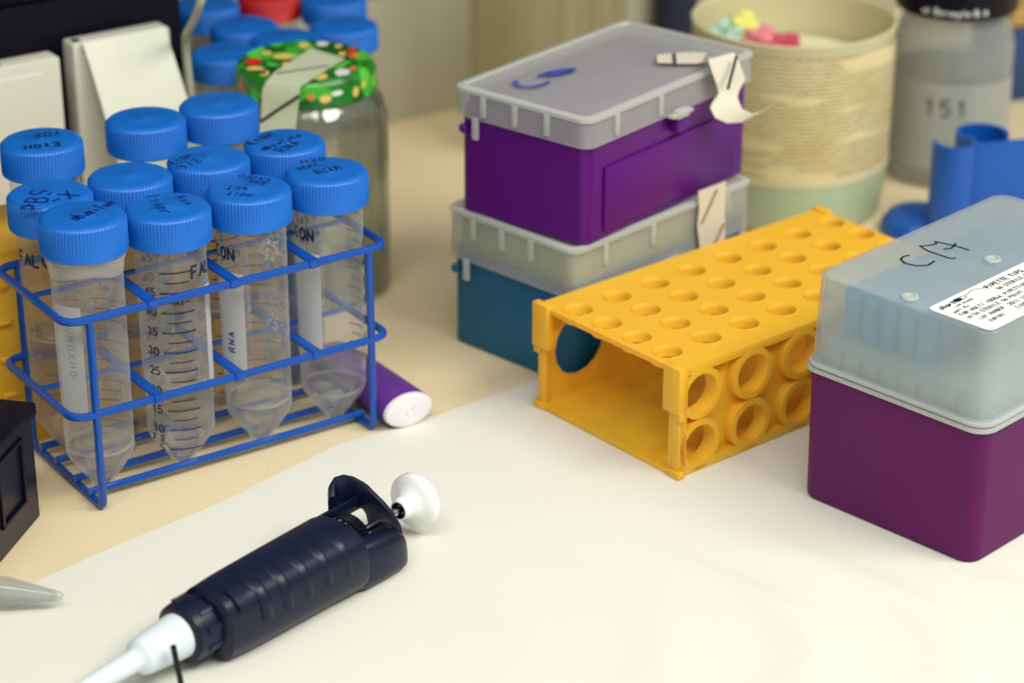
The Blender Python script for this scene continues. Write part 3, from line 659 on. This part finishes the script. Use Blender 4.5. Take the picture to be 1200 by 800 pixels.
k = obj('pen_stroke', bm, M_inkblack, upp); k.matrix_parent_inverse = UBi
# tape strip on lower box
nl = Vector((math.sin(.8049), -math.cos(.8049), 0)); ol = Vector(LB)
LBi = (Matrix.Translation(LB) @ Matrix.Rotation(.8049, 4, 'Z')).inverted()
fl = lambda u, v, d=.0016: on_plane(u, v, ol+nl*d, nl)
bm = bmesh.new(); strip(bm, [(fl(818, 224), fl(850, 212)), (fl(819, 245), fl(850, 235)), (fl(817, 265), fl(849, 255)), (fl(820, 294), fl(849, 281)), (fl(820, 320), fl(849, 308))], .0003); k = obj('masking_tape', bm, M_tape, low); k.matrix_parent_inverse = LBi
bm = bmesh.new()
for a, b in (((840, 222), (822, 262)), ((848, 262), (836, 288))): tube(bm, [fl(*a, .0021), fl(*b, .0021)], .0006, 6)
k = obj('pen_stroke', bm, plastic('brown_ink', (120, 96, 70), .6), low); k.matrix_parent_inverse = LBi

# ------------------------------------------------------------------ pipette (local x = shaft axis, nozzle towards -x)
PA = at(190, 752, .014); PANG = math.radians(51.2)
pp = thing('micropipette', 'navy micropipette with white plunger knob lying on the white paper', 'pipette', (PA.x, PA.y, .0006), PANG)
AX = Matrix.Translation((0, -.0027, .0146)) @ Matrix.Rotation(PI/2, 4, 'Y')          # lathe axis -> +x
bm = bmesh.new(); lathe(bm, [(.0018, -.085), (.0042, -.016), (.0050, -.0150), (.0066, -.0138), (.0072, -.011), (.0085, .004), (.0086, .0075), (.0072, .0090)], 40, M=AX); obj('nozzle', bm, M_nozzle, pp)
bm = bmesh.new(); lathe(bm, [(.0090, .0055), (.0112, .0065), (.0116, .009), (.0118, .022), (.0112, .027), (.0105, .031)], 40, M=AX)
for k in range(10):
    a = 2*PI*k/10; box(bm, .010, .024, -.0012, .0012, .0112, .0124, .0003, M=Matrix.Translation((0, -.0027, .0146)) @ Matrix.Rotation(a, 4, 'X'))
obj('collar', bm, M_navy, pp)
def sect(x, yc, hw, hh, zc=.0146, e=2.7, n=36, skew=0):
    pts = []
    for k in range(n):
        a = 2*PI*k/n; c, s = math.cos(a), math.sin(a)
        pts.append(Vector((x+skew*s*hh, yc+hw*abs(c)**(2/e)*(1 if c >= 0 else -1), zc+hh*abs(s)**(2/e)*(1 if s >= 0 else -1))))
    return pts
bm = bmesh.new(); rings = []
for x, yc, hw, hh in ((.0165, -.0050, .0105, .0125), (.0180, -.0056, .0125, .0140), (.030, -.0058, .0138, .0143), (.050, -.0060, .0145, .0144), (.070, -.0062, .0150, .0144), (.0840, -.0066, .0158, .0144), (.0866, -.0066, .0154, .0140)):
    rings.append(sect(x, yc, hw, hh, skew=-.06))
loft(bm, rings); body = obj('handle_body', bm, M_navy, pp)
# near-side lobe that carries on past the dial to the plunger end
bm = bmesh.new(); rings = []
for x, y0, y1, hh in ((.074, -.0170, -.0080, .0070), (.088, -.0208, -.0088, .0104), (.100, -.0212, -.0096, .0098), (.1075, -.0208, -.0100, .0092), (.1110, -.0196, -.0108, .0080), (.1126, -.0176, -.0126, .0058)):
    rings.append(sect(x, (y0+y1)/2, (y1-y0)/2, hh, zc=max(.0006+hh, .0112 if x < .08 else 0), e=2.8, skew=-.1))
loft(bm, rings); obj('handle_lobe', bm, M_navy, body)
# raised grip ribs across the upper near face
for i, x in enumerate((.034, .0445, .055, .0655, .076)):
    bm = bmesh.new(); rr = []
    for dx, off in ((-.0026, -.0002), (-.0012, .0007), (.0012, .0008), (.0028, -.0002)):
        full = sect(x+dx, -.0060, .0143+.0008*i/4+off, .0143+off, skew=-.06, n=72)
        rr.append(full[19:37])
    loft(bm, rr, False, False, False); obj('grip_rib', bm, M_navy, body)
bm = bmesh.new(); full = [sect(x, -.0059, .0138+.0006, .0143+.0004, skew=-.06, n=72)[20:32] for x in (.022, .025, .028)]
loft(bm, full, False, False, False); obj('grip_pad', bm, M_navy, body)
bm = bmesh.new(); lathe(bm, [(.0060, .082), (.0098, .0860), (.0102, .0865), (.0102, .0925), (.0084, .0930), (.0084, .0940)], 48, M=AX); dl = obj('volume_dial', bm, M_black, pp)
bm = bmesh.new(); lathe(bm, [(.0080, .0932), (.0095, .0938), (.0095, .0985), (.0086, .0995), (.0040, .0997)], 80, rib=(.0003, 1, 2, 0), M=AX); obj('dial_knurl', bm, M_black, dl)
bm = bmesh.new()
for r_ in range(3):
    for k in range(5):
        a = -.6+.28*k; ln, _ = text_lines('01278'[(k+2*r_) % 5], .0012, -.0004, -.0006)
        M_ = Matrix.Translation((.0874+.0019*r_, -.0027, .0146)) @ Matrix.Rotation(a+.35, 4, 'X') @ Matrix.Translation((0, 0, .01032))
        ink(bm, ln, .00022, lambda x, y: M_ @ Vector((y, -x, 0)))
obj('dial_numbers', bm, plastic('pale_print', (150, 156, 170), .5), dl)
bm = bmesh.new(); lathe(bm, [(.0016, .085), (.0016, .1345)], 16, M=AX); obj('plunger_shaft', bm, M_steel, pp)
bm = bmesh.new(); box(bm, .080, .1120, .0050, .0068, .0185, .0245, .0006); obj('side_rail', bm, M_navy, body)
# finger rest: end plate that sweeps out to the far side and curls back
bm = bmesh.new(); path = [(.1095, -.0165), (.1120, -.0110), (.1127, -.0060), (.1127, -.0025), (.1127, .0005), (.1127, .0022), (.1124, .0042), (.1112, .0080), (.1090, .0108), (.1058, .0122), (.1024, .0114), (.1000, .0090)]
hz = [(.0030, .0200), (.0030, .0225), (.0032, .0252), (.0040, .0270), (.0090, .0284), (.0165, .0293), (.0186, .0302), (.0188, .0318), (.0185, .0328), (.0172, .0326), (.0168, .0308), (.0180, .0276)]
rings = []
for i, (x, y) in enumerate(path):
    a, b = path[max(i-1, 0)], path[min(i+1, len(path)-1)]; t = Vector((b[0]-a[0], b[1]-a[1])).normalized(); nn = Vector((-t.y, t.x))*.0017
    z0, z1 = hz[i]; ring = []
    for k in range(16):
        an = 2*PI*k/16; c, s = math.cos(an), math.sin(an); c2 = abs(c)**.6*(1 if c >= 0 else -1); s2 = abs(s)**.75*(1 if s >= 0 else -1)
        ring.append(Vector((x+nn.x*c2, y+nn.y*c2, (z0+z1)/2+(z1-z0)/2*s2)))
    rings.append(ring)
loft(bm, rings); obj('finger_rest', bm, M_navy, pp)
# plunger knob
KX = -.0045
bm = bmesh.new(); lathe(bm, [(r, z+KX) for r, z in ((.0018, .1310), (.0026, .1306), (.0030, .1296), (.0040, .1296), (.0044, .1306), (.0050, .1336), (.0090, .1366), (.0112, .1378), (.0116, .1384), (.0116, .1414), (.0110, .1422), (.0060, .1432), (0, .1434))], 64, rib=(.00018, 8, 9, 0), M=AX)
kn = obj('plunger_knob', bm, M_white, pp, ang=50)
bm = bmesh.new(); lathe(bm, [(.0018, .1311+KX), (.0031, .1294+KX), (.0034, .1294+KX), (.0034, .1299+KX)], 24, False, M=AX); obj('knob_socket', bm, M_black, kn)
bm = bmesh.new()
q0 = Vector((.0020, -.0092, .0215)); inv = (Matrix.Translation((PA.x, PA.y, .0006)) @ Matrix.Rotation(PANG, 4, 'Z')).inverted()
tube(bm, [inv @ at(203, 757, .0215), inv @ at(206, 772, .016), inv @ at(211, 795, .006), inv @ at(213, 806, .0017)], .0011, 10); obj('ejector_pin', bm, M_black, pp)

# ------------------------------------------------------------------ oval marker lying by the rack
bm = bmesh.new(); prof = []
def oval(v, sx, sz): return [R(.1528+.0122*sx*math.cos(2*PI*k/40), v, .0081+.0078*sz*math.sin(2*PI*k/40)) for k in range(40)]
mk = thing('marker_pen', 'purple oval marker pen with white end lying at right end of wire rack', 'pen', R(.1528, .02))
inv = Matrix.Translation(-R(.1528, .02))
bm = bmesh.new(); loft(bm, [oval(v, s, s) for v, s in ((-.0040, .97), (-.0030, 1), (.020, 1), (.050, .99), (.0515, .93), (.062, .90), (.0635, .8))], False, True, M=inv); obj('barrel', bm, M_mark, mk)
bm = bmesh.new(); loft(bm, [oval(v, s, s) for v, s in ((-.0030, .99), (-.0042, .99), (-.0052, .95), (-.0056, .88))], True, True, M=inv); e = obj('end_plug', bm, M_markend, mk)
bm = bmesh.new(); lathe(bm, [(.0016, 0), (.0020, .0004), (.0024, 0)], 20, False, M=inv @ MR @ Matrix.Translation((.1528, -.0056, .0081)) @ Matrix.Rotation(PI/2, 4, 'X')); obj('plug_dimple', bm, M_markend, e)

# ------------------------------------------------------------------ left foreground: dark box, microtube
bc = Vector((-.1908, .8695)); da = Vector((-.222, -.975)).normalized(); db = Vector((-da.y, da.x))*-1
if db.x > 0: db = -db
def bx(a, b, z): return Vector((bc.x+da.x*a+db.x*b, bc.y+da.y*a+db.y*b, z))
tr_ = thing('storage_box', 'dark navy plastic box cut off by the left picture edge', 'box', (bc.x, bc.y, 0))
iv = Matrix.Translation((-bc.x, -bc.y, 0)); LA, LBB = .105, .115
def bbox(bm, a0, a1, b0, b1, z0, z1, bev=.0008):
    M_ = iv @ Matrix(((da.x, db.x, 0, bc.x), (da.y, db.y, 0, bc.y), (0, 0, 1, 0), (0, 0, 0, 1))); box(bm, a0, a1, b0, b1, z0, z1, bev, M=M_)
bm = bmesh.new(); bbox(bm, 0, LA, 0, .003, 0, .0445); obj('wall_panel', bm, M_navybox, tr_)
bm = bmesh.new(); bbox(bm, 0, LA, LBB-.003, LBB, 0, .0445); bbox(bm, 0, .003, .003, LBB-.003, 0, .0445); bbox(bm, LA-.003, LA, .003, LBB-.003, 0, .0445); bbox(bm, .003, LA-.003, .003, LBB-.003, 0, .003); obj('tray_body', bm, M_navybox, tr_)
bm = bmesh.new(); bbox(bm, -.002, LA+.002, -.0018, LBB+.0018, .0445, .0505, .0012); obj('box_lid', bm, M_black, tr_)
bm = bmesh.new()
for a0, a1, z0, z1 in ((.012, .036, .0395, .0415), (.012, .036, .0125, .0145), (.012, .014, .0125, .0415), (.034, .036, .0125, .0415)): bbox(bm, a0, a1, -.0012, .0006, z0, z1, .0004)
obj('handle_frame', bm, M_black, tr_)
mt = thing('microtube', 'small clear conical microtube lying on the paper at the left edge', 'tube', (at(75, 707, .003).x, at(75, 707, .003).y, .0004))
MX = Matrix.Translation((0, 0, .0056)) @ Matrix.Rotation(.12, 4, 'Y') @ Matrix.Rotation(-PI/2, 4, 'Y')
bm = bmesh.new(); lathe(bm, [(0, 0), (.0012, .0003), (.0018, .0012), (.0022, .003), (.0049, .0185), (.0053, .021), (.0054, .036), (.0064, .0362), (.0064, .038), (.0047, .038), (.0046, .021), (.0018, .003), (0, .002)], 32, M=MX); obj('tube_body', bm, clear('microtube_plastic', (236, 238, 236), .2, .5, rough=.1), mt)
bm = bmesh.new(); lathe(bm, [(0, .0382), (.0066, .0382), (.0066, .0405), (0, .0407)], 32, M=MX); obj('snap_cap', bm, M_frosthi, mt)

# ------------------------------------------------------------------ jar with patterned green lid
JC = Vector((-.0978, 1.1060, 0)); JH = .1160
jr = thing('glass_jar', 'glass jar with green food patterned lid and a strip of tape', 'jar', JC, 0)
bm = bmesh.new(); lathe(bm, [(.030, .0005), (.036, .0015), (.0385, .005), (.0387, .040), (.0385, .0885), (.036, .0975), (.0325, .101), (.0318, .1035), (.0318, .108), (.0295, .108), (.0295, .1015), (.035, .0945), (.0365, .0865), (.0367, .008), (.030, .005), (0, .005)], 56, False); obj('jar_glass', bm, M_glass, jr)
bm = bmesh.new(); lathe(bm, [(.0325, .1025), (.0338, .1023), (.0340, .1033), (.0334, .1045), (.0334, .1115), (.0322, .1143), (.0300, .1157), (.0285, .1150), (.020, .1152), (0, .1153)], 64)
def lid_mat():
    m, nt, N, L = new_mat('patterned_lid'); b = N['Principled BSDF']; b.inputs['Roughness'].default_value = .3
    tc = N.new('ShaderNodeTexCoord'); n1 = N.new('ShaderNodeTexVoronoi'); n1.inputs['Scale'].default_value = 95
    L.new(tc.outputs['Object'], n1.inputs['Vector'])
    r = N.new('ShaderNodeValToRGB'); r.color_ramp.interpolation = 'CONSTANT'; E_ = r.color_ramp.elements
    E_[0].color = lin((30, 120, 32)); E_[1].position = .45; E_[1].color = lin((60, 170, 46))
    for p_, c_ in ((.2, (18, 84, 26)), (.7, (84, 190, 60)), (.86, (24, 104, 34))):
        q = E_.new(p_); q.color = lin(c_)
    sp = N.new('ShaderNodeSeparateColor'); L.new(n1.outputs['Color'], sp.inputs[0]); L.new(sp.outputs[0], r.inputs[0]); L.new(r.outputs[0], b.inputs['Base Color']); return m
jl = obj('jar_lid', bm, lid_mat(), jr)
cols = {'y': plastic('yellow_print', (228, 200, 110), .35), 'r': plastic('red_print', (206, 40, 34), .35), 'w': plastic('white_print', (226, 228, 226), .35), 'o': plastic('orange_print', (214, 130, 54), .35)}
bm = bmesh.new(); keys = list(cols)
for c_, u, v, a, b in (('r', 297, 72, 11, 5), ('y', 299, 80, 12, 3), ('y', 303, 88, 6, 4), ('y', 333, 66, 15, 4), ('y', 313, 62, 6, 3), ('y', 357, 53, 7, 4), ('w', 379, 50, 8, 3.5), ('y', 401, 52, 5, 2.5), ('r', 415, 58, 6, 4), ('o', 415, 65, 8, 3), ('y', 401, 63, 5, 3), ('w', 408, 87, 10, 6), ('y', 377, 91, 9, 5), ('o', 424, 82, 5, 3.5), ('y', 335, 75, 5, 3), ('w', 303, 87, 4, 2)):
    z = .1155; cen = at(u, v, z); d_ = (cen-JC); d_.z = 0; mv = Vector((0, 0, 0))
    if d_.length > .0262: mv = d_*(.0262/d_.length) - d_
    sa_ = (at(u+a, v, z)-cen).length*.9; sb_ = min((at(u, v-b, z)-cen).length*.8, .0055)
    vs = [bm.verts.new(cen+mv+Vector((sa_*math.cos(2*PI*k/16), sb_*math.sin(2*PI*k/16), 0)) - JC) for k in range(16)]
    f = bm.faces.new(vs); f.material_index = keys.index(c_)
for c_, an, z, a, b in (('y', -70, .1035, .003, .002), ('o', -82, .105, .0018, .0018), ('y', -98, .1045, .0026, .0024), ('w', -60, .1055, .003, .0014), ('y', -42, .104, .002, .0026), ('y', -32, .106, .0016, .002), ('y', -118, .104, .003, .002), ('r', -150, .105, .003, .002)):
    a0 = math.radians(an); vs = []
    for k in range(14):
        th = a0 + a*math.cos(2*PI*k/14)/.0336; vs.append(bm.verts.new((.0337*math.cos(th), .0337*math.sin(th), z+.0035+b*math.sin(2*PI*k/14))))
    f = bm.faces.new(vs); f.material_index = keys.index(c_)
obj('lid_print', bm, [cols[k] for k in keys], jl)
bm = bmesh.new(); zj = JH+.0004
nj = Vector((-.30, -.954, 0)).normalized(); tj = lambda u, v, d: on_plane(u, v, JC+nj*(.0345+d), nj)
pr = [(at(364, 57, zj), at(404, 69, zj)), (at(340, 73, zj), at(378, 85, zj)), (at(322, 85, zj), at(364, 94, zj)), (tj(312, 96, -.001), tj(352, 102, -.001)), (tj(308, 104, .0004), tj(351, 110, .0004)), (tj(307, 120, .0008), tj(350, 122, .0008)), (tj(306, 138, .003), tj(348, 140, .003)), (tj(304, 160, .006), tj(345, 162, .006))]
strip(bm, [(a-JC, b-JC) for a, b in pr], .0003); tpj = obj('tape_strip', bm, M_tape2, jr)
bm = bmesh.new(); tube(bm, [tj(306, 142, .0044)-JC, tj(326, 128, .0026)-JC, tj(351, 112, .0012)-JC], .0007, 6); tube(bm, [at(325, 86, zj+.0005)-JC, at(385, 77, zj+.0005)-JC], .0004, 6); obj('pen_stroke', bm, M_inkblack, jr)

# ------------------------------------------------------------------ tubes behind the jar
zb = .104-TL
for (u, v), lab in (((264, 60), 'blue capped tube directly behind the patterned jar, nearest of that cluster'), ((286, 28), 'blue capped tube in the cluster behind the jar, right of the white cable'), ((241, 3), 'blue capped tube at the top picture edge behind the white cable'),
                    ((335, 43), 'blue capped tube rising just behind the middle of the green lid'), ((403, 28), 'blue capped tube behind the right side of the green lid')):
    P = at(u, v, .104)
    t = tube_thing(P, .0005, lab, GBK, None, None, None, None, True, sz=(.1035)/TL)
P = at(389, 4, .104); t = tube_thing(P+Vector((.0, .012, 0)), .0005, 'blue capped tube farthest back, half hidden by the tube right of the jar lid', GBK, None, None, None, None, True, sz=.1035/TL)
P = at(316, -9, .104); t = tube_thing(P, .0005, 'red capped tube at top edge behind the blue caps', None, None, None, None, None, True, sz=.1035/TL)
cp = [c for c in t.children if c.name.startswith('screw_cap')][0]; me = me_cap.copy(); me.materials[0] = M_red; cp.data = me; cp['label'] = 'red cap'
bm = bmesh.new(); pc = at(216, 45, .120); tube(bm, rounded_path([at(246, -60, .16)+Vector((0, 0, .12)), at(242, -30, .16), at(236, 0, .150), at(228, 22, .138), pc, pc+Vector((.002, .001, -.04)), pc+Vector((.004, .002, -.1180))], .02), .0020, 10); tag(obj('cable', bm, M_cable), 'pale grey cable hanging in front of the blue caps at top left', 'cable')

# ------------------------------------------------------------------ white casings, card, dark instrument (upper left)
SH = .125
def slab(u0, u1, v0, label, hole=None):
    t = thing('plastic_casing', label, 'casing', R(u0, v0), A, 'white plastic casings at upper left')
    bm = bmesh.new(); box(bm, 0, u1-u0, 0, .013, 0, SH, .0016); b = obj('casing_body', bm, M_casing, t)
    bm = bmesh.new(); box(bm, .004, u1-u0-.009, -.0009, .001, .004, SH-.006, .0004); obj('front_panel', bm, M_casing, b)
    if hole is not None:
        bm = bmesh.new(); lathe(bm, [(.0022, 0), (.0022, .0004), (0, .0004)], 16, M=Matrix.Translation((hole, .006, SH))); obj('screw_hole', bm, M_black, b)
    return t
slab(-.06, .0915, .197, 'plain off-white upright casing at the left picture edge', .062+.06+.0)
sl2 = slab(.1035, .1545, .2095, 'off-white upright casing with the glossy card leaning on it', .004)
bm = bmesh.new(); n = 8; prs = []
for k in range(n+1):
    t = k/n; v = .2075-.030*t**.85; z = SH+.0012-.105*t
    prs.append((R(.1075+.011*t, v, z), R(.1500+.014*t, v, z)))
strip(bm, prs, .0005); tag(obj('card', bm, M_card), 'glossy white card leaning against the right off-white casing', 'card')
dv = thing('instrument', 'black instrument housing behind the off-white casings at top left', 'instrument', R(-.15, .232), A)
bm = bmesh.new(); box(bm, 0, .322, 0, .09, 0, .1415, .002); obj('lower_housing', bm, M_black, dv)
bm = bmesh.new(); box(bm, -.002, .324, -.004, .09, .142, .30, .004); obj('upper_housing', bm, M_black, dv)

# ------------------------------------------------------------------ background right of the jar
# wide glass vessel
VC = at(641, 165, 0); vs_ = thing('glass_vessel', 'wide clear glass vessel standing behind the stacked tip boxes', 'jar', VC)
bm = bmesh.new(); lathe(bm, [(.040, .0005), (.0435, .003), (.0438, .07), (.0438, .135), (.0455, .137), (.0425, .137), (.0420, .07), (.0415, .005), (0, .004)], 56, False); obj('vessel_glass', bm, M_glass2, vs_)
bm = bmesh.new()
for a in (-1.42, -1.0, -2.75, .3):  # thin rods imitate the streak highlights and edge lines of the glass
    tube(bm, [(.0440*math.cos(a), .0440*math.sin(a), .01), (.0440*math.cos(a), .0440*math.sin(a), .132)], .0011, 8)
obj('glass_streak', bm, M_glass2, vs_)
# white bottle and dark bottle between vessel and tub
P = at(750, 70, 0); b1 = thing('bottle', 'cream plastic bottle behind the stack, between vessel and dark bottle', 'bottle', P)
bm = bmesh.new(); lathe(bm, [(.0, .0005), (.0085, .0005), (.009, .003), (.009, .10), (.007, .108), (.005, .112), (.005, .12), (0, .12)], 32); obj('bottle_body', bm, M_tub, b1)
bm = bmesh.new(); lathe(bm, [(.0056, .1205), (.0056, .13), (0, .13)], 24); obj('bottle_cap', bm, M_white, b1)
P = at(790, 80, 0); b2 = thing('bottle', 'dark blue bottle just left of the cream tub', 'bottle', P)
bm = bmesh.new(); lathe(bm, [(0, .0005), (.0130, .0005), (.0136, .003), (.0136, .10), (.009, .11), (.006, .113), (.006, .12), (0, .12)], 32); obj('bottle_body', bm, M_navycloth, b2)
bm = bmesh.new(); lathe(bm, [(.0068, .1205), (.0068, .132), (0, .132)], 24); obj('bottle_cap', bm, M_black, b2)
P = at(548, 75, 0)
b3 = thing('bottle', 'narrow dark bottle against the grey upstand beside the glass vessel', 'bottle', Vector((P.x-.006, P.y-.05, 0)))
bm = bmesh.new(); lathe(bm, [(0, .0005), (.0070, .0005), (.0075, .003), (.0075, .028), (.0045, .034), (.004, .042), (0, .042)], 24); obj('bottle_body', bm, M_navycloth, b3)

# cream tub
TBC = Vector((.1460, 1.2190, 0)); TH_ = .1020
tub = thing('plastic_tub', 'open cream plastic tub with a dense printed paper label, holding waste', 'tub', TBC)
bm = bmesh.new(); lathe(bm, [(0, .0005), (.0480, .0005), (.0500, .003), (.0520, .020), (.0526, TH_-.002), (.0532, TH_), (.0520, TH_+.0006), (.0508, TH_-.001), (.0500, .02), (.0480, .004), (0, .0035)], 72, False); obj('tub_body', bm, M_tub, tub)
bm = bmesh.new(); lathe(bm, [(.0501, .002), (.0523, .020), (.05245, .0265)], 72, False); obj('tinted_band', bm, M_tublow, tub)
def label_mat():
    m, nt, N, L = new_mat('tub_label_print'); b = N['Principled BSDF']; b.inputs['Roughness'].default_value = .6
    tc = N.new('ShaderNodeTexCoord'); sp = N.new('ShaderNodeSeparateXYZ'); L.new(tc.outputs['Object'], sp.inputs[0])
    at2 = N.new('ShaderNodeMath'); at2.operation = 'ARCTAN2'; L.new(sp.outputs['Y'], at2.inputs[0]); L.new(sp.outputs['X'], at2.inputs[1])
    cb = N.new('ShaderNodeCombineXYZ'); mu = N.new('ShaderNodeMath'); mu.operation = 'MULTIPLY'; mu.inputs[1].default_value = .0526; L.new(at2.outputs[0], mu.inputs[0])
    L.new(mu.outputs[0], cb.inputs[0]); L.new(sp.outputs['Z'], cb.inputs[1])
    br = N.new('ShaderNodeTexBrick'); br.inputs['Scale'].default_value = 1; br.inputs['Brick Width'].default_value = .0052; br.inputs['Row Height'].default_value = .0021; br.inputs['Mortar Size'].default_value = .00055
    br.inputs['Color1'].default_value = lin((150, 142, 112)); br.inputs['Color2'].default_value = lin((186, 178, 148)); br.inputs['Mortar'].default_value = lin((222, 214, 178))
    L.new(cb.outputs[0], br.inputs['Vector'])
    wv = N.new('ShaderNodeTexNoise'); wv.inputs['Scale'].default_value = 1; 
    cb2 = N.new('ShaderNodeCombineXYZ'); m3 = N.new('ShaderNodeMath'); m3.operation = 'MULTIPLY'; m3.inputs[1].default_value = 75; L.new(sp.outputs['Z'], m3.inputs[0]); L.new(m3.outputs[0], cb2.inputs[1])
    m4 = N.new('ShaderNodeMath'); m4.operation = 'MULTIPLY'; m4.inputs[1].default_value = 14; L.new(mu.outputs[0], m4.inputs[0]); L.new(m4.outputs[0], cb2.inputs[0]); L.new(cb2.outputs[0], wv.inputs['Vector'])
    rp = N.new('ShaderNodeValToRGB'); rp.color_ramp.elements[0].position = .56; rp.color_ramp.elements[1].position = .60; L.new(wv.outputs['Fac'], rp.inputs[0])
    mx = N.new('ShaderNodeMixRGB'); L.new(rp.outputs[0], mx.inputs[0]); L.new(br.outputs['Color'], mx.inputs[1]); mx.inputs[2].default_value = lin((228, 220, 180))
    n5 = N.new('ShaderNodeTexNoise'); n5.inputs['Scale'].default_value = 30; L.new(tc.outputs['Object'], n5.inputs['Vector'])
    m6 = N.new('ShaderNodeMixRGB'); m6.blend_type = 'MULTIPLY'; m6.inputs[2].default_value = lin((228, 206, 150)); L.new(n5.outputs['Fac'], m6.inputs[0]); L.new(mx.outputs[0], m6.inputs[1])
    L.new(m6.outputs[0], b.inputs['Base Color']); return m
bm = bmesh.new(); lathe(bm, [(.05275, .0310), (.0531, .0960)], 72, False); obj('tub_label', bm, label_mat(), tub)
bm = bmesh.new(); lathe(bm, [(.0526, .0265), (.0530, .0270), (.0530, .0310), (.0526, .0312)], 72, False); obj('label_border', bm, M_tub, tub)
def crumple(P, s, mat, name, label, cat, sq=.6):
    bm = bmesh.new(); bmesh.ops.create_icosphere(bm, subdivisions=3, radius=1)
    ph = [random.uniform(0, 6) for _ in range(6)]
    for v in bm.verts:
        c = v.co; k = 1+.22*math.sin(4*c.x+ph[0])*math.sin(5*c.y+ph[1])+.16*math.sin(9*c.z+ph[2]+3*c.x)
        v.co = Vector((c.x*k*s, c.y*k*s, c.z*k*s*sq))
    zmin = min(v.co.z for v in bm.verts)
    for v in bm.verts: v.co.z -= zmin
    o = obj(name, bm, mat, None, P); tag(o, label, cat, 'waste inside the cream tub')
zf = .078; bm = bmesh.new(); lathe(bm, [(0, .0036), (.047, .0036), (.0494, zf-.004), (.046, zf), (0, zf+.001)], 48)
tag(obj('waste_paper', bm, plastic('cream_waste', (220, 214, 180), .8, .1, 40, bump=.4), None, TBC), 'pale waste filling the cream tub up to near its rim', 'waste', 'waste inside the cream tub')
for u_, v_, mat_, s_, sq_, nm_, lb_, ct_ in ((852, 44, M_aqua, .0095, .8, 'tissue_scrap', 'pale aqua tissue scrap in the cream tub', 'tissue'), (871, 42, M_yel2, .0085, 1.0, 'tissue_scrap', 'yellow tissue scrap in the cream tub', 'tissue'),
        (892, 48, M_pink, .0085, .75, 'tissue_scrap', 'pink tissue scrap in the cream tub', 'tissue'), (918, 50, M_pinkd, .0090, .6, 'glove_scrap', 'rose red rubber scrap in the cream tub', 'rubber')):
    P = at(u_, v_, .086); crumple(Vector((P.x, P.y, zf+.0012)), s_, mat_, nm_, lb_, ct_, sq_)

# jar with black lid, right of the tub
J2 = Vector((.2380, 1.2640, 0)); j2 = thing('storage_jar', 'clear jar with black lid and 151 written on a frosted band', 'jar', J2)
bm = bmesh.new(); lathe(bm, [(.026, .0005), (.0310, .002), (.0325, .006), (.0325, .076), (.0300, .086), (.0280, .090), (.0280, .0985), (.0262, .0985), (.0262, .09), (.031, .075), (.031, .006), (0, .004)], 48, False); obj('jar_glass', bm, M_frostjar, j2)
bm = bmesh.new(); lathe(bm, [(.0328, .012), (.0328, .060)], 48, False); obj('frosted_band', bm, clear('frosted_band', (240, 242, 240), .55, .3, (206, 208, 200), noise=.2), j2)
bm = bmesh.new(); lathe(bm, [(.0265, .0955), (.0320, .0955), (.0325, .097), (.0325, .112), (.0310, .1135), (0, .1135)], 64, rib=(.0002, 1, 3, 0)); l2 = obj('jar_lid', bm, M_black, j2)
r0 = math.atan2(J2.y, J2.x)-PI/2
bm = bmesh.new(); ln, wd = text_lines('151', .0088, 0, .043, .35); ink(bm, [[(a-wd/2, b) for a, b in pl] for pl in ln], .0014, cyl_map(.0330)); obj('ink_writing', bm, plastic('grey_ink', (70, 76, 80), .6), j2, rotz=r0)
bm = bmesh.new(); ln, wd = text_lines('ml Boroxyla B.A', .0032, 0, .0985, .22); ink(bm, [[(a-wd/2, b) for a, b in pl] for pl in ln], .0007, cyl_map(.0328)); obj('lid_lettering', bm, M_white, l2, rotz=r0)

# blue channelled holder
hb = thing('channel_holder', 'royal blue plastic holder with two rounded channels behind the tip box', 'holder', (.2120, 1.1580, 0), .25)
def channel(bm, cx, cy, r, a0, a1, h, th=.0022, z0=.003):
    n = 20; o_ = [Vector((cx+r*math.cos(a0+(a1-a0)*k/n), cy+r*math.sin(a0+(a1-a0)*k/n), 0)) for k in range(n+1)]
    i_ = [Vector((cx+(r-th)*math.cos(a0+(a1-a0)*k/n), cy+(r-th)*math.sin(a0+(a1-a0)*k/n), 0)) for k in range(n+1)]
    ring = o_+i_[::-1]; loft(bm, [[p+Vector((0, 0, z0)) for p in ring], [p+Vector((0, 0, h)) for p in ring]])
bm = bmesh.new(); channel(bm, .0115, 0, .0112, PI*.85, 2.12*PI, .055); obj('channel', bm, M_blue, hb)
bm = bmesh.new(); channel(bm, .032, .012, .0135, -.15*PI, 1.18*PI, .0540); obj('channel', bm, M_blue, hb)
bm = bmesh.new(); box(bm, .0215, .075, -.0035, -.0005, .003, .0535, .0008); obj('back_plate', bm, M_blue, hb)
bm = bmesh.new(); box(bm, 0, .075, -.012, .028, 0, .003, .001); obj('base_plate', bm, M_blue, hb)
P = at(1072, 268, 0); bm = bmesh.new(); lathe(bm, [(.0205, .0002), (.0210, .002), (.0200, .006), (.0165, .0105), (.010, .0130), (0, .0136)], 40); tag(obj('dome_weight', bm, M_blue, None, (P.x+.002, P.y-.004, 0)), 'low blue dome left of the blue channel holder', 'weight')
# far right
P = at(1200, 118, 0); t = thing('bottle_crate', 'slate blue crate with a tan top at the right picture edge', 'crate', (P.x, P.y, 0), .3)
bm = bmesh.new(); box(bm, -.012, .06, 0, .05, 0, .046, .002); obj('crate_body', bm, M_bluebg, t)
bm = bmesh.new(); box(bm, -.014, .062, -.002, .052, .0465, .058, .002); obj('crate_top', bm, M_tan, t)
